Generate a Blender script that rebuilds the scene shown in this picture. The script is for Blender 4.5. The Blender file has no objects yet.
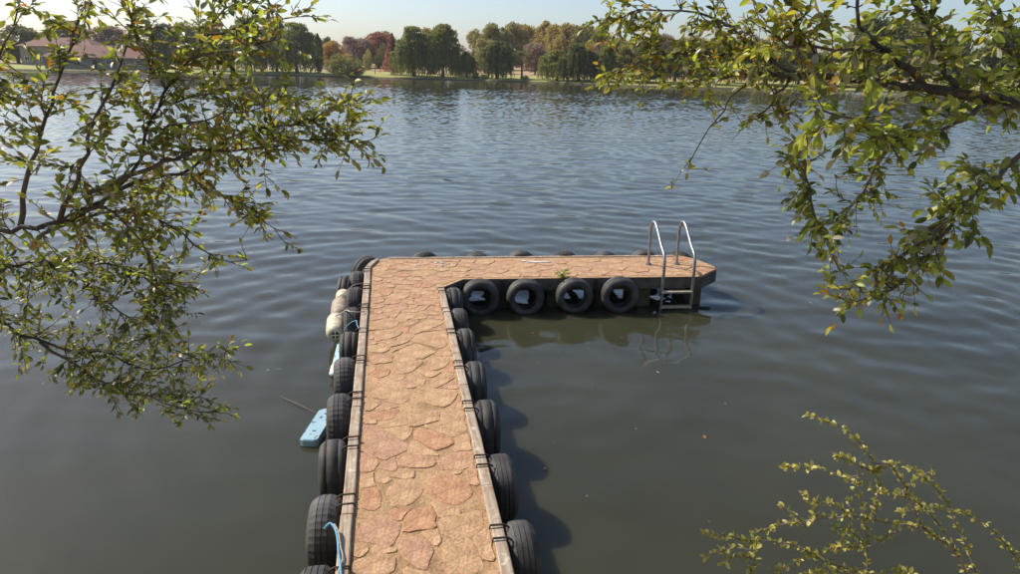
import bpy, bmesh, math, random
import numpy as np
from mathutils import Vector, Matrix

# ------------------------------------------------------------------ camera, sky, sun, exposure
scene = bpy.context.scene
FPX, CAMZ = 700.0, 3.77                      # focal length in pixels of a 1020 px wide picture, eye height over the water
PITCH, ROLL = math.atan(223 / FPX), math.atan(.02)
R0 = Vector((1, 0, 0)); U0 = Vector((0, math.sin(PITCH), math.cos(PITCH))); CF = Vector((0, math.cos(PITCH), -math.sin(PITCH)))
CR = math.cos(ROLL) * R0 + math.sin(ROLL) * U0
CU = -math.sin(ROLL) * R0 + math.cos(ROLL) * U0
CAM = Vector((0, 0, CAMZ))
cd = bpy.data.cameras.new('camera'); cam = bpy.data.objects.new('camera', cd); scene.collection.objects.link(cam)
cd.sensor_width = 36; cd.lens = 36 * FPX / 1020; cd.clip_start = .05; cd.clip_end = 6000
cam.matrix_world = Matrix(((CR.x, CU.x, -CF.x, 0), (CR.y, CU.y, -CF.y, 0), (CR.z, CU.z, -CF.z, CAMZ), (0, 0, 0, 1)))
scene.camera = cam

SUN_EL, SUN_AZ = math.radians(43), math.radians(-64)      # azimuth from +Y, negative to the left
world = bpy.data.worlds.new('World'); scene.world = world; world.use_nodes = True
wn = world.node_tree; bg = wn.nodes['Background']
sky = wn.nodes.new('ShaderNodeTexSky'); sky.sky_type = 'NISHITA'; sky.sun_disc = False
sky.sun_elevation = SUN_EL; sky.sun_rotation = SUN_AZ
sky.altitude = 1500; sky.air_density = 1.0; sky.dust_density = 5.5; sky.ozone_density = 1.6
wn.links.new(sky.outputs[0], bg.inputs[0]); bg.inputs[1].default_value = .122
sl = bpy.data.lights.new('sun', 'SUN'); sl.energy = 4.2; sl.angle = math.radians(.53); sl.color = (1, .93, .82)
so = bpy.data.objects.new('sun', sl); scene.collection.objects.link(so)
SUNV = Vector((math.sin(SUN_AZ) * math.cos(SUN_EL), math.cos(SUN_AZ) * math.cos(SUN_EL), math.sin(SUN_EL)))
so.rotation_euler = SUNV.to_track_quat('Z', 'Y').to_euler(); so.location = SUNV * 60
vs = scene.view_settings; vs.view_transform = 'Standard'; vs.look = 'None'; vs.exposure = 0.40; vs.gamma = 1; vs.use_curve_mapping = False
scene.cycles.max_bounces = 6; scene.cycles.transparent_max_bounces = 6; scene.cycles.use_denoising = True

# ------------------------------------------------------------------ helpers
COL = scene.collection
rnd = random.Random(7)
def at(px, py, d):                           # picture position and distance along the view -> place in the world
    return CAM + (CF + CR * ((px - 510) / FPX) - CU * ((py - 287) / FPX)) * d
def ground_at(px, y):                        # x of a picture column at distance y
    k = (CF + CR * ((px - 510) / FPX) - CU * ((70 - 287) / FPX)); return CAM.x + k.x * y / k.y
def screen(p):
    q = p - CAM; z = q.dot(CF)
    return (510 + FPX * q.dot(CR) / z, 287 - FPX * q.dot(CU) / z, z) if z > .05 else (-9999, -9999, z)

def mesh_obj(name, verts, faces, mats, parent=None, mi=None, smooth=False):
    me = bpy.data.meshes.new(name); me.from_pydata([tuple(v) for v in verts], [], faces)
    for m in (mats if isinstance(mats, (list, tuple)) else [mats]): me.materials.append(m)
    if mi: me.polygons.foreach_set('material_index', mi)
    if smooth: me.polygons.foreach_set('use_smooth', [True] * len(me.polygons))
    me.update()
    o = bpy.data.objects.new(name, me); COL.objects.link(o)
    if parent: o.parent = parent
    return o
def empty(name, loc=(0, 0, 0), rz=0):
    o = bpy.data.objects.new(name, None); COL.objects.link(o); o.location = loc; o.rotation_euler = (0, 0, rz); o.empty_display_size = .2
    return o
def tag(o, label=None, cat=None, group=None, kind=None):
    if label: o['label'] = label
    if cat: o['category'] = cat
    if group: o['group'] = group
    if kind: o['kind'] = kind
    return o
def inst(name, me, parent=None, loc=(0, 0, 0), rot=(0, 0, 0), scale=(1, 1, 1)):
    o = bpy.data.objects.new(name, me); COL.objects.link(o); o.location = loc; o.rotation_euler = rot; o.scale = scale
    if parent: o.parent = parent
    return o

class MB:                                    # collects shapes of ONE mesh
    def __init__(s): s.v = []; s.f = []; s.mi = []
    def add(s, vs_, fs, m=0):
        n = len(s.v); s.v += [tuple(v) for v in vs_]; s.f += [tuple(i + n for i in f) for f in fs]; s.mi += [m] * len(fs)
    def box(s, c, d, m=0, rz=0, taper=1.0):
        x, y, z = (k / 2 for k in d); ca, sa = math.cos(rz), math.sin(rz); vs_ = []
        for sx, sy, sz in ((-1,-1,-1),(1,-1,-1),(1,1,-1),(-1,1,-1),(-1,-1,1),(1,-1,1),(1,1,1),(-1,1,1)):
            t = taper if sz > 0 else 1
            a, b = sx * x * t, sy * y * t
            vs_.append((c[0] + a * ca - b * sa, c[1] + a * sa + b * ca, c[2] + sz * z))
        s.add(vs_, [(0,3,2,1),(4,5,6,7),(0,1,5,4),(1,2,6,5),(2,3,7,6),(3,0,4,7)], m)
    def tube(s, pts, rad, n=6, m=0, caps=True):
        pts = [Vector(p) for p in pts]
        if not isinstance(rad, (list, tuple)): rad = [rad] * len(pts)
        vs_, fs = [], []; prev = None
        for i, p in enumerate(pts):
            t = (pts[min(i + 1, len(pts) - 1)] - pts[max(i - 1, 0)]).normalized()
            if prev is None: a = t.orthogonal().normalized()
            else:
                a = prev - t * prev.dot(t)
                a = a.normalized() if a.length > 1e-5 else t.orthogonal().normalized()
            prev = a; b = t.cross(a)
            for k in range(n):
                w = 2 * math.pi * k / n
                vs_.append(p + (a * math.cos(w) + b * math.sin(w)) * rad[i])
        for i in range(len(pts) - 1):
            for k in range(n):
                k2 = (k + 1) % n; fs.append((i * n + k, i * n + k2, (i + 1) * n + k2, (i + 1) * n + k))
        if caps:
            fs.append(tuple(reversed(range(n)))); fs.append(tuple((len(pts) - 1) * n + k for k in range(n)))
        s.add(vs_, fs, m)
    def build(s, name, mats, parent=None, smooth=False): return mesh_obj(name, s.v, s.f, mats, parent, s.mi, smooth)

def spline(pts, step):                       # Catmull-Rom through Vectors, resampled about every `step`
    P = [Vector(p) for p in pts]; P = [P[0] * 2 - P[1]] + P + [P[-1] * 2 - P[-2]]; out = []
    for i in range(1, len(P) - 2):
        a, b, c, d = P[i - 1:i + 3]; n = max(2, int((c - b).length / step))
        for k in range(n):
            t = k / n
            out.append(.5 * ((2 * b) + (c - a) * t + (2 * a - 5 * b + 4 * c - d) * t * t + (3 * b - a - 3 * c + d) * t ** 3))
    out.append(P[-2]); return out
def rvec(r=rnd):
    while True:
        v = Vector((r.uniform(-1, 1), r.uniform(-1, 1), r.uniform(-1, 1)))
        if .05 < v.length < 1: return v.normalized()

# ------------------------------------------------------------------ materials
def new_mat(name):
    m = bpy.data.materials.new(name); m.use_nodes = True; nt = m.node_tree
    return m, nt, nt.nodes['Principled BSDF']
def noise(nt, scale, detail=4, rough=.55, coord='Object', vec=None, dist=0.0):
    n = nt.nodes.new('ShaderNodeTexNoise'); n.inputs['Scale'].default_value = scale; n.inputs['Detail'].default_value = detail
    n.inputs['Roughness'].default_value = rough; n.inputs['Distortion'].default_value = dist
    if vec is None:
        tc = nt.nodes.new('ShaderNodeTexCoord'); vec = tc.outputs[coord]
    nt.links.new(vec, n.inputs['Vector']); return n
def ramp(nt, fac, stops):
    r = nt.nodes.new('ShaderNodeValToRGB'); nt.links.new(fac, r.inputs[0]); el = r.color_ramp.elements
    while len(el) < len(stops): el.new(.5)
    for e, (p, c) in zip(el, stops): e.position = p; e.color = (*c, 1)
    return r
def mixc(nt, fac, a, b, mode='MIX'):
    n = nt.nodes.new('ShaderNodeMix'); n.data_type = 'RGBA'; n.blend_type = mode
    if isinstance(fac, float): n.inputs[0].default_value = fac
    else: nt.links.new(fac, n.inputs[0])
    for i, c in ((6, a), (7, b)):
        if isinstance(c, tuple): n.inputs[i].default_value = (*c, 1)
        else: nt.links.new(c, n.inputs[i])
    return n.outputs[2]
def bump(nt, b, height, dist=.01, strength=1.0):
    n = nt.nodes.new('ShaderNodeBump'); n.inputs['Distance'].default_value = dist; n.inputs['Strength'].default_value = strength
    nt.links.new(height, n.inputs['Height']); nt.links.new(n.outputs[0], b.inputs['Normal']); return n
def simple(name, stops, scale=6, rough=.8, bscale=None, bdist=.004, detail=5, metallic=0, coord='Object', spec=.5, fine=None):
    m, nt, b = new_mat(name)
    n = noise(nt, scale, detail, coord=coord); lo = .3; hi = .7; k = len(stops)
    c = ramp(nt, n.outputs['Fac'], [(lo + (hi - lo) * i / max(1, k - 1), s) for i, s in enumerate(stops)]).outputs[0]
    if fine:
        n2 = noise(nt, fine, 3, coord=coord); r2 = ramp(nt, n2.outputs['Fac'], [(.3, (.72, .70, .68)), (.65, (1.12, 1.12, 1.12))])
        c = mixc(nt, 1.0, c, r2.outputs[0], 'MULTIPLY')
    nt.links.new(c, b.inputs['Base Color'])
    b.inputs['Roughness'].default_value = rough; b.inputs['Metallic'].default_value = metallic; b.inputs['Specular IOR Level'].default_value = spec
    if bscale: bump(nt, b, noise(nt, bscale, 5, .6, coord=coord).outputs['Fac'], bdist)
    return m

STONE_M = [simple('sandstone_' + n, s, 6, .9, 34, .012, fine=42) for n, s in (
    ('pink', [(.35, .19, .108), (.455, .262, .150), (.525, .322, .188)]),
    ('buff', [(.35, .205, .112), (.455, .278, .152), (.525, .332, .188)]),
    ('red', [(.35, .175, .090), (.445, .236, .128), (.51, .287, .160)]),
    ('sand', [(.37, .22, .118), (.475, .293, .160), (.545, .352, .198)]),
    ('mauve', [(.34, .19, .115), (.435, .25, .150), (.50, .305, .188)]))]
def mortar_mat():
    m, nt, b = new_mat('mortar')
    n = noise(nt, 3.0, 5); c = ramp(nt, n.outputs['Fac'], [(.30, (.25, .15, .075)), (.48, (.41, .252, .132)), (.68, (.50, .315, .172))]).outputs[0]
    n2 = noise(nt, 45, 4, .75); c = mixc(nt, 1.0, c, ramp(nt, n2.outputs['Fac'], [(.34, (.5, .46, .4)), (.48, (1, 1, 1)), (.70, (1.2, 1.17, 1.12))]).outputs[0], 'MULTIPLY')
    n3 = noise(nt, 1.1, 3); c = mixc(nt, ramp(nt, n3.outputs['Fac'], [(.56, (0, 0, 0)), (.72, (.38, .38, .38))]).outputs[0], c, (.24, .16, .075))
    nt.links.new(c, b.inputs['Base Color']); b.inputs['Roughness'].default_value = .95
    bump(nt, b, noise(nt, 40, 6, .65).outputs['Fac'], .012); return m
M_MORTAR = mortar_mat()
M_CONC = simple('wet_concrete', [(.055, .048, .04), (.10, .088, .07), (.15, .13, .10)], 5, .85, 25, .008, fine=30)
M_PIER = simple('algae_concrete', [(.05, .05, .025), (.085, .08, .035), (.13, .115, .06)], 7, .8, 25, .008)
def board_mat():
    m, nt, b = new_mat('weathered_board')
    tc = nt.nodes.new('ShaderNodeTexCoord'); mp = nt.nodes.new('ShaderNodeMapping'); nt.links.new(tc.outputs['Object'], mp.inputs[0])
    mp.inputs['Scale'].default_value = (28, 1.6, 28)
    n = noise(nt, 1.6, 5, .6, vec=mp.outputs[0]); c = ramp(nt, n.outputs['Fac'], [(.3, (.20, .145, .10)), (.5, (.37, .285, .205)), (.7, (.50, .415, .315))]).outputs[0]
    n2 = noise(nt, 7, 4); c = mixc(nt, ramp(nt, n2.outputs['Fac'], [(.52, (0, 0, 0)), (.66, (.45, .45, .45))]).outputs[0], c, (.27, .13, .075))
    n3 = noise(nt, 16, 4); c = mixc(nt, ramp(nt, n3.outputs['Fac'], [(.57, (0, 0, 0)), (.68, (.75, .75, .75))]).outputs[0], c, (.60, .55, .47))
    nt.links.new(c, b.inputs['Base Color']); b.inputs['Roughness'].default_value = .85
    bump(nt, b, n.outputs['Fac'], .006); return m
M_BOARD = board_mat()
M_RUST = simple('rusty_iron', [(.02, .016, .014), (.05, .03, .022)], 20, .8)
def tyre_mat(name, base, dust):
    m, nt, b = new_mat(name)
    n = noise(nt, 5, 5); c = ramp(nt, n.outputs['Fac'], [(.3, tuple(k * .7 for k in base)), (.7, tuple(k * 1.3 for k in base))]).outputs[0]
    n2 = noise(nt, 3.2, 6, .65); c = mixc(nt, ramp(nt, n2.outputs['Fac'], [(.42, (0, 0, 0)), (.75, (.8, .8, .8))]).outputs[0], c, dust)
    nt.links.new(c, b.inputs['Base Color']); b.inputs['Roughness'].default_value = .72; b.inputs['Specular IOR Level'].default_value = .4
    bump(nt, b, noise(nt, 60, 4).outputs['Fac'], .003); return m
M_TYRE = [tyre_mat('rubber_a', (.046, .043, .041), (.13, .12, .11)), tyre_mat('rubber_b', (.056, .053, .051), (.14, .13, .12)), tyre_mat('rubber_c', (.042, .039, .037), (.13, .118, .105))]
M_STEEL = simple('brushed_steel', [(.27, .27, .275), (.40, .40, .40)], 14, .5, metallic=1)
M_TREAD = simple('pale_rung', [(.40, .33, .22), (.55, .47, .34)], 9, .6, fine=40)
M_CREAM = simple('cream_plastic', [(.46, .40, .27), (.68, .61, .44), (.74, .68, .53)], 5, .5, fine=30)
M_TAN = simple('stained_plastic', [(.30, .23, .16), (.42, .33, .25), (.52, .43, .33)], 6, .6, fine=30)
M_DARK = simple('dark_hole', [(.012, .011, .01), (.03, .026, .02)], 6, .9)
def blue_mat():
    m, nt, b = new_mat('chipped_blue_paint')
    n = noise(nt, 4, 4); c = ramp(nt, n.outputs['Fac'], [(.3, (.26, .42, .50)), (.7, (.36, .52, .59))]).outputs[0]
    n2 = noise(nt, 15, 3, .6); c = mixc(nt, ramp(nt, n2.outputs['Fac'], [(.62, (0, 0, 0)), (.65, (1, 1, 1))]).outputs[0], c, (.02, .022, .03))
    nt.links.new(c, b.inputs['Base Color']); b.inputs['Roughness'].default_value = .5; return m
M_BLUE = blue_mat()
M_ROPEB = simple('blue_rope', [(.07, .25, .40), (.20, .42, .56)], 40, .8)
M_ROPEW = simple('pale_rope', [(.30, .25, .18), (.48, .42, .32)], 40, .85)
M_WHITE = simple('lime_white', [(.60, .57, .52), (.78, .76, .72)], 25, .9)
M_BARK = simple('bark', [(.018, .014, .011), (.05, .04, .032), (.10, .085, .068)], 22, .9, 60, .006, coord='Object')
M_TWIG = simple('twig', [(.05, .036, .026), (.13, .10, .075)], 14, .85)
M_TWIGP = simple('pale_twig', [(.13, .10, .085), (.24, .19, .165)], 14, .85)
def leaf_mat(name, col, col2, trans=.35, rough=.42):
    m, nt, b = new_mat(name)
    n = noise(nt, 22, 3, coord='Generated'); geo = nt.nodes.new('ShaderNodeNewGeometry')
    n2 = nt.nodes.new('ShaderNodeTexNoise'); n2.inputs['Scale'].default_value = 9; nt.links.new(geo.outputs['Position'], n2.inputs['Vector'])
    c = ramp(nt, n2.outputs['Fac'], [(.35, col), (.65, col2)]).outputs[0]
    nt.links.new(c, b.inputs['Base Color']); b.inputs['Roughness'].default_value = rough
    t = nt.nodes.new('ShaderNodeBsdfTranslucent'); nt.links.new(mixc(nt, 1.0, c, (1.25, 1.2, .55), 'MULTIPLY'), t.inputs[0])
    mx = nt.nodes.new('ShaderNodeMixShader'); mx.inputs[0].default_value = trans
    nt.links.new(b.outputs[0], mx.inputs[1]); nt.links.new(t.outputs[0], mx.inputs[2])
    nt.links.new(mx.outputs[0], nt.nodes['Material Output'].inputs[0]); return m
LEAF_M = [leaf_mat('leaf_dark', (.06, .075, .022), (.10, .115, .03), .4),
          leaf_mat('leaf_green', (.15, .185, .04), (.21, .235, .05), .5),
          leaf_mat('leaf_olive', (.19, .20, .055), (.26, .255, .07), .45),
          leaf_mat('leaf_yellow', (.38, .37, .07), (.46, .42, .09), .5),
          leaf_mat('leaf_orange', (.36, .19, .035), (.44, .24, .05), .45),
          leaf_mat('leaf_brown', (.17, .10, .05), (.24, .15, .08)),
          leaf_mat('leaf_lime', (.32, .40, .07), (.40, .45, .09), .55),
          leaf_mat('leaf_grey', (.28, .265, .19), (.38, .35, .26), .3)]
M_SHRUB = leaf_mat('shrub_leaf', (.36, .33, .075), (.46, .41, .12), .3)
M_SHRUB2 = leaf_mat('shrub_leaf_green', (.22, .24, .05), (.32, .31, .07), .3)

def ground_mat():
    m, nt, b = new_mat('ground')
    geo = nt.nodes.new('ShaderNodeNewGeometry'); sep = nt.nodes.new('ShaderNodeSeparateXYZ'); nt.links.new(geo.outputs['Position'], sep.inputs[0])
    n = noise(nt, .06, 5, vec=geo.outputs['Position']); n2 = noise(nt, 1.6, 5, vec=geo.outputs['Position'])
    dry = ramp(nt, n2.outputs['Fac'], [(.3, (.30, .20, .105)), (.7, (.46, .33, .18))]).outputs[0]
    grass = ramp(nt, n2.outputs['Fac'], [(.3, (.24, .26, .055)), (.7, (.38, .36, .10))]).outputs[0]
    mr = nt.nodes.new('ShaderNodeMapRange'); mr.inputs[1].default_value = .85; mr.inputs[2].default_value = 1.25; nt.links.new(sep.outputs[2], mr.inputs[0])
    ad = nt.nodes.new('ShaderNodeMath'); ad.operation = 'MULTIPLY_ADD'; nt.links.new(n.outputs['Fac'], ad.inputs[0]); ad.inputs[1].default_value = .9; ad.inputs[2].default_value = -.45
    a2 = nt.nodes.new('ShaderNodeMath'); a2.operation = 'ADD'; a2.use_clamp = True; nt.links.new(mr.outputs[0], a2.inputs[0]); nt.links.new(ad.outputs[0], a2.inputs[1])
    c = mixc(nt, a2.outputs[0], grass, dry)
    m2 = nt.nodes.new('ShaderNodeMapRange'); m2.inputs[1].default_value = .22; m2.inputs[2].default_value = .34; nt.links.new(sep.outputs[2], m2.inputs[0])
    c = mixc(nt, m2.outputs[0], (.075, .06, .04), c)
    nt.links.new(c, b.inputs['Base Color']); b.inputs['Roughness'].default_value = .95
    bump(nt, b, n2.outputs['Fac'], .1); return m
M_GROUND = ground_mat()

def water_mat():
    m, nt, b = new_mat('lake_water')
    P = nt.nodes.new('ShaderNodeNewGeometry').outputs['Position']
    n = noise(nt, .35, 3, vec=P); c = ramp(nt, n.outputs['Fac'], [(.35, (.035, .036, .021)), (.65, (.047, .047, .028))]).outputs[0]
    nt.links.new(c, b.inputs['Base Color']); b.inputs['IOR'].default_value = 1.333; b.inputs['Roughness'].default_value = .065
    b.subsurface_method = 'BURLEY'; b.inputs['Subsurface Weight'].default_value = .85; b.inputs['Subsurface Radius'].default_value = (1, 1, .8); b.inputs['Subsurface Scale'].default_value = .22   # murky water: light spreads, so shadows on it are soft
    bump(nt, b, noise(nt, 5.5, 2, .5, vec=P).outputs['Fac'], .0025); return m
M_WATER = water_mat()

def foliage_mat(name, a, b_, trans=.42):
    m, nt, b = new_mat(name)
    n = noise(nt, .55, 3); n2 = noise(nt, 3.5, 2)
    c = ramp(nt, n.outputs['Fac'], [(.35, a), (.65, b_)]).outputs[0]
    c = mixc(nt, 1.0, c, ramp(nt, n2.outputs['Fac'], [(.3, (.6, .6, .6)), (.7, (1.35, 1.35, 1.35))]).outputs[0], 'MULTIPLY')
    nt.links.new(c, b.inputs['Base Color']); b.inputs['Roughness'].default_value = .7; b.inputs['Specular IOR Level'].default_value = .25
    t = nt.nodes.new('ShaderNodeBsdfTranslucent'); nt.links.new(c, t.inputs[0])
    mx = nt.nodes.new('ShaderNodeMixShader'); mx.inputs[0].default_value = trans
    nt.links.new(b.outputs[0], mx.inputs[1]); nt.links.new(t.outputs[0], mx.inputs[2]); nt.links.new(mx.outputs[0], nt.nodes['Material Output'].inputs[0]); return m
FOL = {'willow': foliage_mat('willow_green', (.19, .21, .045), (.31, .30, .07)),
       'dark': foliage_mat('dark_green', (.12, .135, .038), (.20, .20, .055)),
       'olive': foliage_mat('olive_green', (.25, .25, .06), (.36, .33, .085)),
       'gold': foliage_mat('gold', (.40, .31, .09), (.52, .40, .12)),
       'orange': foliage_mat('orange_gold', (.46, .28, .055), (.54, .34, .08)),
       'red': foliage_mat('russet_red', (.35, .135, .095), (.43, .19, .125)),
       'mauve': foliage_mat('mauve_brown', (.32, .22, .17), (.41, .29, .22)),
       'pale': foliage_mat('pale_olive', (.35, .32, .11), (.45, .39, .14))}

# ------------------------------------------------------------------ ground sheet and lake
SHORE = [(-1500, 190), (-260, 186), (-93, 176), (-44, 173), (-1, 160), (24, 141), (70, 135), (220, 128), (1500, 120)]
def shore(x):
    for (a, ya), (b, yb) in zip(SHORE, SHORE[1:]):
        if a <= x <= b: return ya + (yb - ya) * (x - a) / (b - a) + .7 * math.sin(x * .31) + .5 * math.sin(x * .83 + 1)
    return 150
def sstep(a, b, x): t = min(1, max(0, (x - a) / (b - a))); return t * t * (3 - 2 * t)
def far_h(d): return -1.5 if d < -3 else (-1.5 + 1.95 * sstep(-3, .6, d) + .45 * sstep(.6, 14, d) + 1.7 * sstep(12, 75, d) + .5 * sstep(75, 300, d))
def height(x, y):
    near = 2.1 - 3.6 * sstep(1.5, 3.7, y) + .05 * math.sin(x * 1.7) * (1 if y < 2 else 0)
    side = max(far_h(-240 - x), far_h(x - 230))
    return max(near, far_h(y - shore(x)), side)
xs = [-1500, -700, -400, -300, -262, -250, -246, -243, -240, -236] + [-232 + 4 * i for i in range(115)] + [228, 230, 233, 237, 245, 260, 300, 400, 700, 1500]
ys0 = [-900, -300, -100, -30, -10, -3, 0, .8, 1.3, 1.6, 1.9, 2.2, 2.5, 2.8, 3.1, 3.4, 3.7, 4.2, 8, 30, 70, 110]
ds = [-6, -3, -1.5, -.6, 0, .6, 1.5, 3, 6, 12, 20, 32, 48, 75, 120, 200, 400, 900, 2600]
gv = []
for x in xs:
    for y in ys0: gv.append((x, y, height(x, y)))
    for d in ds: y = shore(x) + d; gv.append((x, y, height(x, y)))
ny = len(ys0) + len(ds)
gf = [(i * ny + j, (i + 1) * ny + j, (i + 1) * ny + j + 1, i * ny + j + 1) for i in range(len(xs) - 1) for j in range(ny - 1)]
tag(mesh_obj('ground', gv, gf, M_GROUND, smooth=True), kind='structure')
# lake surface: one sheet with real ripples, finer near the bank and coarser far out
def lake():
    rg = np.random.default_rng(5)
    rr = np.concatenate([np.arange(2.5, 12, .06), np.arange(12, 40, .15), np.arange(40, 110, .22), np.arange(110, 186, .42), np.arange(186, 330, 8)])
    th = np.radians(np.concatenate([np.arange(-85, -56, 1.5), np.linspace(-56, 56, 640), np.arange(57.5, 86, 1.5)]))
    Rr, Th = np.meshgrid(rr, th, indexing='ij'); X = Rr * np.sin(Th); Y = 0 + Rr * np.cos(Th)
    def ss(a, b, x): t = np.clip((x - a) / (b - a), 0, 1); return t * t * (3 - 2 * t)
    far = ss(22, 60, Rr)
    Z = np.zeros_like(X)
    def train(n, l0, l1, slope, spread, W):
        nonlocal Z
        for i in range(n):
            lam = math.exp(rg.uniform(math.log(l0), math.log(l1))); k = 2 * math.pi / lam; a = rg.normal(.12, spread)
            Z = Z + W * (slope * math.sqrt(2 / n) / k) * np.sin(k * (X * math.sin(a) + Y * math.cos(a)) + rg.uniform(0, 6.28))
    calm = .20 + .80 * ss(5.5, 15, Y + .35 * np.abs(X))
    train(22, .38, .95, .048, .55, calm * (1 - far)); train(8, .9, 2.2, .022, .6, calm * (1 - far)); train(44, .48, .95, .105, .9, far)
    # rings spreading round the jetty
    rj = np.hypot(X + .4, Y - 8.5); tj = np.arctan2(X + .4, Y - 8.5)
    for i in range(5):
        lam = rg.uniform(.5, .8); k = 2 * math.pi / lam
        Z += calm * (1 - far) * np.exp(-rj / 13) * (.085 * math.sqrt(2 / 5) / k) * np.sin(k * rj + rg.uniform(0, 6.28) + 1.4 * np.sin(tj * rg.integers(2, 6) + rg.uniform(0, 6.28))) * (.55 + .45 * np.sin(tj * rg.integers(3, 8) + rj * .6 + rg.uniform(0, 6.28)))
    nr_, nt_ = X.shape; idx = np.arange(nr_ * nt_).reshape(nr_, nt_)
    F = np.stack([idx[:-1, :-1], idx[1:, :-1], idx[1:, 1:], idx[:-1, 1:]], -1)[:, :, ::-1].reshape(-1, 4)
    me = bpy.data.meshes.new('water'); V = np.stack([X, Y, Z], -1).reshape(-1, 3).astype(np.float32)
    me.vertices.add(len(V)); me.vertices.foreach_set('co', V.ravel()); me.loops.add(F.size); me.loops.foreach_set('vertex_index', F.ravel().astype(np.int32))
    me.polygons.add(len(F)); me.polygons.foreach_set('loop_start', np.arange(0, F.size, 4, dtype=np.int32)); me.polygons.foreach_set('use_smooth', np.ones(len(F), dtype=bool))
    me.update(calc_edges=True); me.validate(); me.materials.append(M_WATER)
    o = bpy.data.objects.new('water', me); COL.objects.link(o); return o
tag(lake(), kind='structure')

# ------------------------------------------------------------------ jetty (local x across the walkway, local y along it, metres)
JROT = math.radians(9.92); JO = Vector((-1.0206, 3.8482, 0)); DECK = .52
def J(u, v, z=0): return JO + Vector((u * math.cos(JROT) - v * math.sin(JROT), u * math.sin(JROT) + v * math.cos(JROT), z))
jetty = empty('jetty', JO, JROT)
tag(jetty, 'L-shaped jetty paved with orange sandstone and edged with weathered boards', 'jetty')
OUT = [(-.10, -1.0), (1.075, -1.0), (1.09, 3.0), (1.10, 6.19), (1.43, 6.56), (3.6, 6.42), (5.34, 6.30), (5.73, 6.63), (5.765, 6.80), (5.63, 7.30), (5.40, 7.585), (2.57, 7.785), (.27, 7.935), (.06, 7.83), (-.11, 7.36), (-.10, 3)]
def inside(p, poly):
    x, y = p; c = False
    for (x1, y1), (x2, y2) in zip(poly, poly[1:] + poly[:1]):
        if (y1 > y) != (y2 > y) and x < (x2 - x1) * (y - y1) / (y2 - y1) + x1: c = not c
    return c
n = len(OUT); SL = .20
sv = [(u, v, DECK) for u, v in OUT] + [(u, v, DECK - SL) for u, v in OUT]
sf = [tuple(range(n)), tuple(reversed(range(n, 2 * n)))] + [(i, i + n, (i + 1) % n + n, (i + 1) % n) for i in range(n)]
deck = mesh_obj('deck', sv, sf, [M_MORTAR, M_CONC], jetty, [0] + [1] * (n + 1))
deck['label'] = 'sandy mortar bed of the jetty over a concrete slab'
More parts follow.
